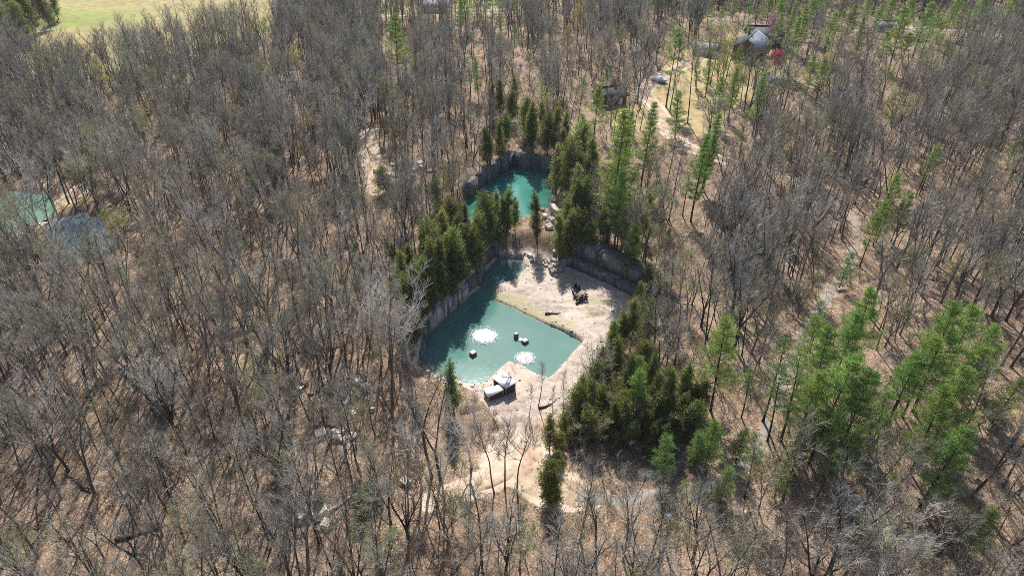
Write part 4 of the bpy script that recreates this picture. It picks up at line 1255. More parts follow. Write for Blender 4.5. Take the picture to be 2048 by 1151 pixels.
# glades the photograph looks into: fewer crowns stand in front of these (x, y, half width, half height, share removed)
GLADES = [(1100, 425, 22, 38, 1), (1498, 100, 42, 32, .25), (1222, 190, 25, 28, .35), (1380, 200, 75, 65, .35), (1330, 240, 26, 50, .95), (1365, 295, 30, 18, .9), (1680, 760, 75, 120, .9), (1890, 800, 60, 130, .9), (1230, 330, 38, 90, .95), (1294, 275, 22, 50, .8),
          (1190, 230, 25, 40, .8), (1445, 720, 42, 50, .95), (1345, 118, 26, 45, .85), (790, 85, 25, 38, 1), (1020, 400, 85, 55, .9), (1060, 450, 90, 40, .7), (1000, 655, 150, 105, 1), (1130, 600, 120, 62, 1), (1215, 540, 70, 40, .95), (870, 560, 80, 60, .9), (1230, 690, 45, 110, .9), (1320, 810, 75, 85, .65),
          (680, 805, 75, 60, .5), (50, 430, 70, 38, .15), (150, 480, 65, 40, .1), (1645, 610, 32, 85, .9), (1705, 500, 22, 50, .6), (745, 320, 16, 55, .7), (1080, 20, 140, 9, .5), (868, 17, 30, 15, .8), (140, 50, 120, 32, .6), (1400, 335, 22, 60, .8), (1800, 420, 45, 70, .8), (1860, 328, 25, 40, .8),
          (1800, 60, 90, 50, .6), (1650, 150, 25, 50, .8), (1100, 250, 90, 40, .5), (1010, 850, 60, 50, 1), (1040, 930, 70, 60, .6), (1100, 870, 35, 60, .9), (1098, 960, 36, 50, .8), (1275, 780, 30, 70, .9)]
for root, cat, desc, px, py in PLACED:
    if cat in ('pine tree', 'flowering tree', 'maple tree') or (cat == 'budding tree' and 'yellow' in desc) or (cat == 'cedar tree' and py < 600):
        hh_ = {'pine tree': 15, 'cedar tree': 9}.get(cat, 10) * root.scale[0]
        loc = root.location
        cx, cy, ff = proj(loc.x, loc.y, loc.z + hh_ * 0.65)
        GLADES.append((cx, cy, 1.3 * FPX / ff, 0.3 * hh_ * FPX / ff, 0.9 if cat != 'cedar tree' else 0.5))
hs_ = 13.5
bx0, by0, fb0 = proj(gx, gy, np.full(gx.size, 4.0))
tx0, ty0, ft0 = proj(gx, gy, np.full(gx.size, 4.0 + hs_))
cr_ = 1.3 * FPX / ft0
lowc = ty0 + 0.6 * (by0 - ty0)
for cx, cy, rx, ry, pr in GLADES:
    hit = (np.abs(tx0 - cx) < rx + cr_) & (ty0 < cy + ry) & (lowc > cy - ry)
    # only trees standing nearer than the thing looked at
    hit &= by0 > cy - ry * 0.2
    ok &= ~(hit & (R.rand(gx.size) < (pr if pr >= 0.9 else pr * 0.55)))
gx, gy = gx[ok], gy[ok]
nT = len(gx)
var = R.choice(10, nT, p=[0.21, 0.18, 0.09, 0.05, 0.16, 0.11, 0.05, 0.03, 0.08, 0.04])
scl = R.uniform(0.52, 0.90, nT)
budding = R.rand(nT) < 0.035
olive = (R.rand(nT) < 0.12) & ~budding
rzs = R.uniform(0, 6.28, nT)
px0, py0, f0 = proj(gx, gy, np.full(nT, 8.0))
pxb, pyb, _ = proj(gx, gy, np.full(nT, 3.0))
pxt, pyt, _ = proj(gx, gy, np.full(nT, 17.0))
inview = (px0 > -10) & (px0 < 2058) & (pyt < 1130) & (pyb > 0)
order = np.argsort(np.where(inview & ~budding, f0, 1e9))
n_here = sum(1 for p in PLACED if p[0].name.startswith("bare_tree"))
single = np.zeros(nT, bool)
single[order[:300 - n_here]] = True
pb = np.array([Hs(x, y) for x, y in zip(gx, gy)])
for i in range(nT):
    if budding[i] and px0[i] > -40 and px0[i] < 2090 and pyt[i] < 1140 and pyb[i] > -10 and sum(1 for p in PLACED if p[0].name.startswith('budding_tree')) < 298:
        v = int(R.choice([1, 1, 2, 2, 2, 3]))
        plant(BUD, v, gx[i], gy[i], scl[i], rzs[i], "budding_tree", "budding trees among the bare woods", "budding tree")
    elif single[i]:
        plant(BARE, int(var[i]), gx[i], gy[i], scl[i], rzs[i], "bare_tree", "leafless trees of the woodland", "bare tree", tilt=(R.uniform(-.05, .05), R.uniform(-.05, .05)))
rest = ~single & ~budding
var = np.where(olive, R.choice([11, 12], nT), var)

def scatter(name, kinds, X, Y, Z, var, scale, rz, tilt, label, cat=None):
    """one object of stuff: points that carry copies of the source meshes"""
    n = len(X)
    me = bpy.data.meshes.new(name)
    me.vertices.add(n)
    me.vertices.foreach_set("co", np.stack([X, Y, Z], 1).astype(np.float32).ravel())
    a = me.attributes.new("pick", 'INT', 'POINT'); a.data.foreach_set("value", np.asarray(var, np.int32))
    a = me.attributes.new("size", 'FLOAT', 'POINT'); a.data.foreach_set("value", np.asarray(scale, np.float32))
    a = me.attributes.new("turn", 'FLOAT_VECTOR', 'POINT')
    a.data.foreach_set("vector", np.stack([R.uniform(-tilt, tilt, n), R.uniform(-tilt, tilt, n), rz], 1).astype(np.float32).ravel())
    o = bpy.data.objects.new(name, me)
    COL.objects.link(o)
    src = bpy.data.collections.new(name + "_sources")
    for k, meshes in enumerate(kinds):
        vs, fs, mats, idx, off = [], [], [], [], 0
        for m in meshes:
            nv, npoly = len(m.vertices), len(m.polygons)
            co = np.empty(nv * 3, np.float32); m.vertices.foreach_get("co", co)
            lv = np.empty(len(m.loops), np.int32); m.loops.foreach_get("vertex_index", lv)
            mi = np.empty(npoly, np.int32); m.polygons.foreach_get("material_index", mi)
            vs.append(co.reshape(-1, 3)); fs.append(lv.reshape(-1, 4) + off); idx.append(mi + len(mats))
            mats += list(m.materials); off += nv
        pm = mesh_np("%s_source_%02d" % (name, k), np.vstack(vs), [np.vstack(fs)], mats, np.concatenate(idx))
        src.objects.link(bpy.data.objects.new("%s_source_%02d" % (name, k), pm))
    ng = bpy.data.node_groups.new(name + "_nodes", 'GeometryNodeTree')
    ng.interface.new_socket("Geometry", in_out='INPUT', socket_type='NodeSocketGeometry')
    ng.interface.new_socket("Geometry", in_out='OUTPUT', socket_type='NodeSocketGeometry')
    gi, go = ng.nodes.new("NodeGroupInput"), ng.nodes.new("NodeGroupOutput")
    ci = ng.nodes.new("GeometryNodeCollectionInfo")
    ci.inputs["Collection"].default_value = src
    ci.inputs["Separate Children"].default_value = True
    ci.inputs["Reset Children"].default_value = True
    ip = ng.nodes.new("GeometryNodeInstanceOnPoints")
    ip.inputs["Pick Instance"].default_value = True
    def na(nm, ty):
        q = ng.nodes.new("GeometryNodeInputNamedAttribute")
        q.data_type = ty
        q.inputs["Name"].default_value = nm
        return [s for s in q.outputs if s.enabled][0]
    ng.links.new(gi.outputs[0], ip.inputs["Points"])
    ng.links.new(ci.outputs[0], ip.inputs["Instance"])
    ng.links.new(na("pick", 'INT'), ip.inputs["Instance Index"])
    ng.links.new(na("turn", 'FLOAT_VECTOR'), ip.inputs["Rotation"])
    ng.links.new(na("size", 'FLOAT'), ip.inputs["Scale"])
    ng.links.new(ip.outputs[0], go.inputs[0])
    md = o.modifiers.new("scatter", 'NODES')
    md.node_group = ng
    return tag(o, label, cat, kind="stuff")
scatter("bare_woodland", [(k[0], k[1]) for k in BARE + [BUD[1], BUD[2]]], gx[rest], gy[rest], pb[rest], var[rest], scl[rest], rzs[rest], 0.05,
        "dense grey-brown leafless woodland covering the land all round the quarry", "woodland")
print("woodland trees", nT, "single", single.sum(), "rest", rest.sum())

# brush under the trees: thin many-stemmed shrubs and saplings
def brush_shape(name, seed, h, mat, stems=7):
    r = np.random.RandomState(seed)
    S = Segs()
    for k in range(stems):
        a = r.uniform(0, 6.28)
        d = np.array([math.cos(a) * 0.5, math.sin(a) * 0.5, 1.0])
        p, _ = limb_path(r, np.array([r.randn() * .12, r.randn() * .12, -0.1]), d, h * r.uniform(0.6, 1.1), 4, 0.2, 0.12)
        S.path(p, 0.022, 0.009)
        P = np.array(p)
        for q in range(int(6 * h)):
            j = r.randint(1, 4)
            e = P[j] + (P[j + 1] - P[j]) * r.rand()
            t = e + unit(unit(P[j + 1] - P[j]) + rand_unit(r, 1)[0] * 0.9) * r.uniform(0.3, 0.8)
            S.add(e, t, 0.012, 0.006)
            S.add(t, t + unit(rand_unit(r, 1)[0] + np.array([0, 0, .5])) * 0.3, 0.008, 0.005)
    v, f = S.mesh(3)
    return (mesh_np(name, v, [f], mat),)
BR = [brush_shape("brush_low", 1, 1.2, M['shrub']), brush_shape("brush_mid", 2, 2.2, M['shrub'], 9), brush_shape("sapling", 3, 4.0, M['twig'], 3), brush_shape("sapling_grey", 4, 5.2, M['twig'], 2)]
n = 12000
bx, by = R.uniform(-190, 190, n * 2), 30 + 300 * R.rand(n * 2) ** 1.25
ok = (np.abs(proj(bx, by, np.full(n * 2, 3.0))[0] - 1024) < 1150) & (sdf(QW, bx, by)[0] > 0.8) & (sdf(UW, bx, by)[0] > 0.6) & (sdf(L1W, bx, by)[0] > 0.6) & (sdf(L2W, bx, by)[0] > 0.6) & (sdf(FIELD, bx, by)[0] > 0) & ((sdf(YARD, bx, by)[0] > 0) | (R.rand(n * 2) < 0.1))
for k, (w, l) in TRL.items():
    ok &= dline(l, bx, by) > w * 0.5 + 0.3
ok &= R.rand(n * 2) < 0.6 + 0.5 * vnoise(bx, by, 11, 77)
bx, by = bx[ok][:n], by[ok][:n]
scatter("undergrowth", BR, bx, by, np.array([Hs(a, b) for a, b in zip(bx, by)]), R.choice(4, len(bx), p=[.3, .25, .25, .2]), R.uniform(0.7, 1.25, len(bx)), R.uniform(0, 6.28, len(bx)), 0.1,
        "thin grey brush and saplings under the bare trees", "undergrowth")

# ------------------------------------------------------------------ air
hz = MB(); hz.box((0, 260, 36.75), (960, 700, 77.5))
m_, nt_h, out_h = newmat("haze_air")
pv = nt_h.nodes.new("ShaderNodeVolumePrincipled")
pv.inputs["Color"].default_value = (0.86, 0.91, 1.0, 1)
pv.inputs["Density"].default_value = 0.00008
pv.inputs["Anisotropy"].default_value = 0.1
nt_h.links.new(pv.outputs[0], out_h.inputs["Volume"])
ho = hz.build("haze", m_)
tag(ho, kind="stuff")
ho["label"] = "thin bluish haze over the woods"

# ------------------------------------------------------------------ stone blocks
import bmesh
def block_mesh(seed, flat=1.0):
    r = np.random.RandomState(seed)
    bm = bmesh.new()
    for sx in (-1, 1):
        for sy in (-1, 1):
            for sz in (-1, 1):
                for k in range(2):
                    p = np.array([sx, sy, sz * flat]) * (0.5 - 0.10 * r.rand(3))
                    p[r.randint(3)] *= r.uniform(0.7, 1.0)
                    bm.verts.new(p)
    bmesh.ops.convex_hull(bm, input=bm.verts[:])
    for v in [v for v in bm.verts if not v.link_faces]:
        bm.verts.remove(v)
    bmesh.ops.recalc_face_normals(bm, faces=bm.faces[:])
    bmesh.ops.bevel(bm, geom=bm.edges[:], offset=0.025, segments=1, affect='EDGES')
    me = bpy.data.meshes.new("limestone_block")
    bm.to_mesh(me); bm.free()
    return me
BLK = []
for k in range(10):
    me = block_mesh(k, 1.0 if k < 7 else 0.5)
    me.materials.append(M['stone'] if k % 3 else M['stone_grey'])
    BLK.append(me)
PILES = [
 ("upright blocks by the upper pond's near right corner", "boulder pile by the upper pond", 1.3,
  [(1093, 405), (1108, 407), (1084, 421), (1100, 414), (1090, 434), (1111, 425), (1104, 441), (1098, 458), (1116, 437), (1097, 446), (1086, 412), (1106, 418), (1112, 448)]),
 ("white blocks shaded at the quarry floor's far end", "white blocks at the far end", 0.9, [(1079, 524), (1092, 531), (1084, 527), (1097, 526)]),
 ("broken rocks on the slope above the quarry floor", "broken rocks on the slope", 0.95,
  [(1106, 521), (1111, 531), (1119, 541), (1125, 525), (1106, 546), (1113, 553), (1121, 515), (1131, 511), (1142, 515), (1060, 514), (1064, 522), (1117, 528), (1101, 536), (1126, 534), (1109, 513), (1050, 508)]),
 ("grey waste blocks among bare trees left of the shed", "quarry waste blocks in the woods", 1.1,
  [(610, 766), (655, 767), (690, 770), (656, 779), (688, 790), (697, 808), (732, 777), (735, 799), (716, 764), (622, 786), (646, 816), (650, 866), (671, 868), (690, 861), (706, 873), (686, 880), (640, 872), (673, 878), (600, 780), (705, 830), (630, 850), (668, 845), (745, 820), (580, 800)]),
 ("mossy blocks along the bottom edge woods", "blocks by the bottom edge", 1.5, [(812, 966), (620, 1022), (632, 1036), (614, 1012), (642, 1028), (655, 1050), (604, 1035)]),
 ("pale stones on the lower pond's near left shore", "pale stones on the pond shore", 0.6,
  [(850, 748), (862, 751), (873, 754), (885, 758), (895, 761), (878, 751), (944, 771), (905, 765), (866, 756), (918, 768), (857, 745), (890, 766)]),
 ("dark rubble in the woods left of the upper pond", "dark rubble in the woods", 1.3,
  [(770, 336), (785, 331), (800, 341), (815, 333), (830, 341), (846, 336), (860, 343), (790, 351), (825, 353), (806, 326), (841, 327), (755, 345), (775, 352)]),
 ("slabs fallen at the foot of the left pond wall", "fallen slabs below the wall", 1.1, [(874, 656), (862, 662), (886, 648)]),
]
rb = np.random.RandomState(5)
for txt, grp, size, pts in PILES:
    pts = sorted(pts)
    for i, (px, py) in enumerate(pts):
        x, y, z = gat(px, py)
        o = bpy.data.objects.new("limestone_block", BLK[rb.randint(10)])
        COL.objects.link(o)
        s = size * rb.uniform(0.65, 1.35)
        o.scale = (s * rb.uniform(0.8, 1.3), s * rb.uniform(0.7, 1.1), s * rb.uniform(0.55, 1.0))
        o.rotation_euler = (rb.uniform(-.3, .3), rb.uniform(-.3, .3), rb.uniform(0, 6.28))
        o.location = (x, y, max(z, -0.15) + 0.22 * s)
        tag(o, "%s from left of the %s" % (ordinal(i), txt), "stone block", grp)
M['stone_shade'] = simple("shaded_side_stone", (0.12, 0.105, 0.085), (0.06, 0.055, 0.045), 3.0, 0.6, 0.4)  # dark sides of the pond blocks: their backlit shade put into the colour
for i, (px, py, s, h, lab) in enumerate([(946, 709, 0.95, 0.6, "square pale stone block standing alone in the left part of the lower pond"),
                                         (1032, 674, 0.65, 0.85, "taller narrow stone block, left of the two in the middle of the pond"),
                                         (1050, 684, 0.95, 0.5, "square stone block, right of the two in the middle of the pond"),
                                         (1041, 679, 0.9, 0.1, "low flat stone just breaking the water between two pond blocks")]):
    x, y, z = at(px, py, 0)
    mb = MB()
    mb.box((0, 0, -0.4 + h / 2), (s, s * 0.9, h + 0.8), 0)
    o = mb.build("limestone_block", [M['stone_shade'], M['stone']])
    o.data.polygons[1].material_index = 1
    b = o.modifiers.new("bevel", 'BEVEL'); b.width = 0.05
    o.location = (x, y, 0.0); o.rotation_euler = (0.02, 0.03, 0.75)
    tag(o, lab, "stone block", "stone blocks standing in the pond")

# ------------------------------------------------------------------ aerating fountains: white boiling water
m, nt, out = newmat("white_foam")
pf = pos(nt)
principled(nt, out, mixc(nt, ramp(nt, noise(nt, 4.0, 4, 0.6, pf), 0.3, 0.6), (0.90, 0.92, 0.92), (0.95, 0.955, 0.95)), 0.25, 0.6, bump(nt, noise(nt, 9.0, 4, 0.7, pf), 0.8, 0.1))
M['foam'] = m
def fountain(px, py, R0, seed, lab):
    r = np.random.RandomState(seed)
    x, y, z = at(px, py, 0)
    root = empty("aerator_fountain", (x, y, 0))
    tag(root, lab, "fountain", "bubbling fountains in the lower pond")
    foam, spray = MB(), MB()
    ph = r.uniform(0, 6.28, 5)
    for k in range(2200):
        a = r.uniform(0, 6.28)
        edge = 0.86 + sum(0.03 * math.sin((j + 2) * a + ph[j]) for j in range(5))
        q = R0 * edge * r.rand() ** 0.6 + abs(r.randn()) * 0.17 * R0
        s = r.uniform(0.10, 0.30) * (1.0 if q < R0 * 0.8 else 0.3)
        h = s * 0.3 + 0.16 * max(0, 1 - (q / R0) ** 2) * r.uniform(0.5, 1.2)
        c = np.array([math.cos(a) * q * 1.1, math.sin(a) * q, 0.0])
        n_ = 6
        ring = [c + np.array([math.cos(t) * s * r.uniform(.7, 1.2), math.sin(t) * s * r.uniform(.7, 1.2), -0.03]) for t in np.arange(n_) * 6.2832 / n_]
        ring2 = [c + (p - c) * 0.55 + np.array([0, 0, h * 0.8]) for p in ring]
        V = ring + ring2 + [c + np.array([0, 0, h])]
        F4 = np.array([[i, (i + 1) % n_, n_ + (i + 1) % n_, n_ + i] for i in range(n_)])
        F3 = np.array([[n_ + i, n_ + (i + 1) % n_, 2 * n_] for i in range(n_)])
        foam.add(V, [F4, F3])
    for k in range(700):
        a, q = r.uniform(0, 6.28), R0 * r.rand() ** 0.6 * 1.4
        s = r.uniform(0.025, 0.075)
        c = np.array([math.cos(a) * q * 1.1, math.sin(a) * q, r.uniform(0.02, 0.55) * (1.45 - q / R0)])
        V = [c + np.array(d) * s for d in ((1, 0, 0), (-1, 0, 0), (0, 1, 0), (0, -1, 0), (0, 0, 1.4), (0, 0, -1.4))]
        spray.add(V, [np.array([[0, 2, 4], [2, 1, 4], [1, 3, 4], [3, 0, 4], [2, 0, 5], [1, 2, 5], [3, 1, 5], [0, 3, 5]])])
    foam.build("foam", M['foam'], root, smooth=True)
    spray.build("spray", M['foam'], root)
fountain(969, 671, 1.9, 1, "larger white bubbling fountain patch in the left half of the pond")
fountain(1050, 716, 1.2, 2, "smaller white bubbling fountain patch near the jutting rock point")

# ------------------------------------------------------------------ the shed on the pond's near shore
M['white_metal'] = simple("white_sheet_metal", (0.90, 0.90, 0.88), (0.86, 0.86, 0.84), 1.2, 0.32, 0.8)
M['red_board'] = simple("dark_red_boards", (0.17, 0.05, 0.04), (0.09, 0.035, 0.03), 6.0, 0.85)
M['dark_board'] = simple("shaded_boards", (0.07, 0.055, 0.05), (0.035, 0.03, 0.028), 6.0, 0.9)  # near-black boards: shade on the camera side painted into the colour
M['wood'] = simple("grey_timber", (0.30, 0.25, 0.20), (0.18, 0.145, 0.115), 8.0, 0.85)
M['blue_metal'] = simple("blue_grey_metal", (0.20, 0.23, 0.33), (0.12, 0.14, 0.22), 4.0, 0.5)
M['black'] = simple("black_paint", (0.022, 0.021, 0.021), (0.014, 0.014, 0.014), 5.0, 0.5)
def shed_half(root, corners, ztop, wall_m, open_side=None):
    q = [at(px, py, ztop + dz) for px, py, dz in corners]
    mb = MB(); mb.prism(q, 0, 0.14)
    mb.build("roof", M['white_metal'], root)
    c = np.mean(np.array(q), 0)
    inn = [c + (np.array(p) - c) * 0.88 for p in q]
    n = len(q)
    for i in range(n):
        a, b = inn[i], inn[(i + 1) % n]
        g0 = min(Hs(a[0], a[1]), Hs(b[0], b[1])) - 0.5
        post = MB(); post.box((a[0], a[1], (g0 + a[2] - 0.16) / 2), (0.16, 0.16, a[2] - 0.16 - g0))
        post.build("post", M['wood'], root)
        if open_side is not None and i in open_side:
            continue
        d = (b - a)[:2]; L = np.linalg.norm(d); ang = math.atan2(d[1], d[0])
        zt = min(a[2], b[2]) - 0.17
        w = MB()
        nb = max(3, int(L / 0.22))
        for k in range(nb):     # upright boards
            t = (k + 0.5) / nb
            p = a[:2] + d * t
            w.box((p[0], p[1], (g0 + zt) / 2), ((L - 0.2) / nb * 0.96, 0.04 + 0.012 * (k % 2), zt - g0), ang)
        w.build("wall", wall_m, root)
shed = empty("pond_shed", (0, 0, 0))
sx, sy, sz = gat(1002, 790)
tag(shed, "small white roofed shed with dark red board walls on the pond's near shore", "shed")
shed_half(shed, [(966.5, 776, 0), (1002.6, 767.5, 0.1), (1008.5, 778.0, 0.05), (976, 793, -0.1)], 1.9, M['red_board'])
shed_half(shed, [(985, 755, -0.1), (1004.6, 739.6, 0.0), (1033, 762.8, 0.1), (1012.2, 775.8, 0.0)], 2.35, M['dark_board'], open_side=(0,))
for ch in shed.children:
    ch.matrix_parent_inverse = Matrix.Identity(4)
def shift_root(root, loc):
    root.location = loc
    for ch in root.children:
        ch.data.transform(Matrix.Translation(-Vector(loc)))
shift_root(shed, (sx, sy, sz))
lad = empty("slatted_ladder", at(1016.3, 762, 2.46))
a, b = Vector(at(1020.5, 752.5, 2.52)), Vector(at(1011.8, 773, 2.48))
L0 = Vector(lad.location)
side = (b - a).cross(Vector((0, 0, 1))).normalized() * 0.24
rails = []
for s in (-1, 1):
    mb = MB(); mb.tube([a + side * s - L0, b + side * s - L0], [0.045, 0.045], 6); mb.build("rail", M['blue_metal'], lad)
for k in range(9):
    t = (k + 0.5) / 9
    p = a.lerp(b, t) - L0
    mb = MB(); mb.box(p + Vector((0, 0, 0.02)), (0.44, 0.13, 0.04), math.atan2(side.y, side.x)); mb.build("tread", M['blue_metal'], lad)
tag(lad, "blue-grey slatted ladder lying across the white shed roof", "ladder")
pp = [Vector(at(px, py, 2.5 + dz)) for px, py, dz in ((1006, 747, 0.0), (1004.5, 750.5, 0.0), (1012, 751, 0.0), (1018, 749.5, 0.05), (1021.5, 752.5, 0.1))]
mb = MB(); mb.tube([p - pp[0] for p in pp], [0.07] * 5, 6)
o = mb.build("bent_pipe", M['blue_metal']); o.location = pp[0]
tag(o, "bent dark pipe lying on the white shed roof above the ladder", "pipe")

# ------------------------------------------------------------------ table, chairs and stools on the quarry floor
def leg_set(root, pts, h, m, w=0.07):
    for x, y in pts:
        mb = MB(); mb.box((x, y, h / 2), (w, w, h)); mb.build("leg", m, root)
x, y, z = gat(1161, 594)
tb = empty("picnic_table", (x, y, z), math.radians(56))
mb = MB()
for k in range(5): mb.box((0, -0.36 + 0.18 * k, 0.76), (2.3, 0.165, 0.05))
mb.build("tabletop", M['wood'], tb)
for s in (-1, 1):
    mb = MB(); mb.box((0, 0.78 * s, 0.45), (2.3, 0.3, 0.05)); mb.build("bench", M['black'], tb)  # bench and leg black paints in the shade of their camera-facing sides
    mb = MB(); mb.box((0.85 * s, 0, 0.40), (0.08, 1.6, 0.09))
    mb.box((0.85 * s, 0.4, 0.37), (0.08, 0.09, 0.86), tilt=(0.5, 0)); mb.box((0.85 * s, -0.4, 0.37), (0.08, 0.09, 0.86), tilt=(-0.5, 0)); mb.build("leg_frame", M['black'], tb)
tag(tb, "timber picnic table with dark shaded benches on the pale quarry floor", "table")
def chair(px, py, rz, lab):
    x, y, z = gat(px, py)
    c = empty("garden_chair", (x, y, z), rz)
    mb = MB()
    for k in range(5): mb.box((0, -0.28 + 0.14 * k, 0.42), (0.66, 0.125, 0.035))
    mb.build("seat", M['black'], c)
    mb = MB()
    for k in range(4): mb.box((-0.26 + 0.175 * k, 0.42, 0.82), (0.155, 0.035, 0.85), tilt=(-0.28, 0))
    mb.build("backrest", M['black'], c)
    leg_set(c, [(-0.3, -0.28), (0.3, -0.28), (-0.3, 0.28), (0.3, 0.28)], 0.42, M['black'], 0.08)
    for s in (-1, 1):
        mb = MB(); mb.box((0.38 * s, 0.02, 0.64), (0.12, 0.75, 0.035)); mb.box((0.38 * s, -0.28, 0.32), (0.07, 0.08, 0.62)); mb.build("armrest", M['black'], c)
    tag(c, lab, "chair", "black garden chairs on the quarry floor")
chair(1150, 593, 1.2, "black garden chair left of the picnic table")
chair(1158.5, 585, 0.3, "black garden chair just beyond the picnic table's far end")
chair(1153, 580.5, 0.5, "black garden chair farthest from the pond, behind the others")
x, y, z = gat(1167, 600.5)
bn = empty("garden_bench", (x, y, z), -0.55)
mb = MB()
for k in range(3): mb.box((0, -0.16 + 0.16 * k, 0.44), (1.5, 0.145, 0.045))
mb.build("seat", M['black'], bn)
mb = MB(); mb.box((0, 0.27, 0.72), (1.5, 0.04, 0.14)); mb.box((0, 0.29, 0.92), (1.5, 0.04, 0.14)); mb.build("backrest", M['black'], bn)
leg_set(bn, [(-0.65, -0.18), (0.65, -0.18), (-0.65, 0.25), (0.65, 0.25)], 0.44, M['black'], 0.08)
tag(bn, "black slatted bench right of the picnic table", "bench")
for i, (px, py, lab) in enumerate([(1154, 602, "dark round stool nearest the picnic table's near end"), (1160, 603, "dark round stool at the right end of the row of three"), (1157, 605, "dark round stool in the middle of the row of three"), (1153.5, 608, "dark round stool at the left end of the row, nearest the pond")]):
    x, y, z = gat(px, py)
    st = empty("log_stool", (x, y, z), i)
    mb = MB(); mb.tube([(0, 0, -0.1), (0, 0, 0.3), (0, 0, 0.44)], [0.27, 0.24, 0.25], 12); mb.build("stump", M['bark_dark'], st)
    mb = MB(); mb.tube([(0, 0, 0.44), (0, 0, 0.47)], [0.24, 0.22], 12); mb.build("seat", M['black'], st)
    tag(st, lab, "stool", "stools by the picnic table")

# ------------------------------------------------------------------ houses beyond the quarry
M['roof_grey'] = simple("grey_blue_metal_roof", (0.22, 0.26, 0.31), (0.15, 0.18, 0.22), 1.5, 0.6, 0.3)
M['roof_dark'] = simple("dark_shingles", (0.075, 0.08, 0.095), (0.04, 0.043, 0.052), 3.0, 0.85)
M['roof_lav'] = simple("pale_grey_shingles", (0.30, 0.29, 0.32), (0.20, 0.195, 0.21), 2.0, 0.8)
M['brown_wall'] = simple("brown_board_wall", (0.17, 0.085, 0.05), (0.10, 0.05, 0.032), 5.0, 0.85)
M['rust_wall'] = simple("rust_brown_wall", (0.24, 0.09, 0.045), (0.14, 0.055, 0.03), 5.0, 0.85)
M['white_wall'] = simple("white_painted_wall", (0.74, 0.72, 0.68), (0.62, 0.60, 0.56), 2.0, 0.7)
M['trim'] = simple("white_trim", (0.78, 0.77, 0.74), (0.68, 0.67, 0.64), 2.0, 0.6)
M['brick'] = simple("red_brick_chimney", (0.30, 0.12, 0.08), (0.18, 0.07, 0.05), 7.0, 0.9)
m, nt, out = newmat("window_glass")
pg = principled(nt, out, (0.02, 0.025, 0.03), 0.06, 0.6)
M['glass'] = m
M['deck'] = simple("orange_timber_deck", (0.50, 0.30, 0.17), (0.34, 0.20, 0.11), 5.0, 0.8)

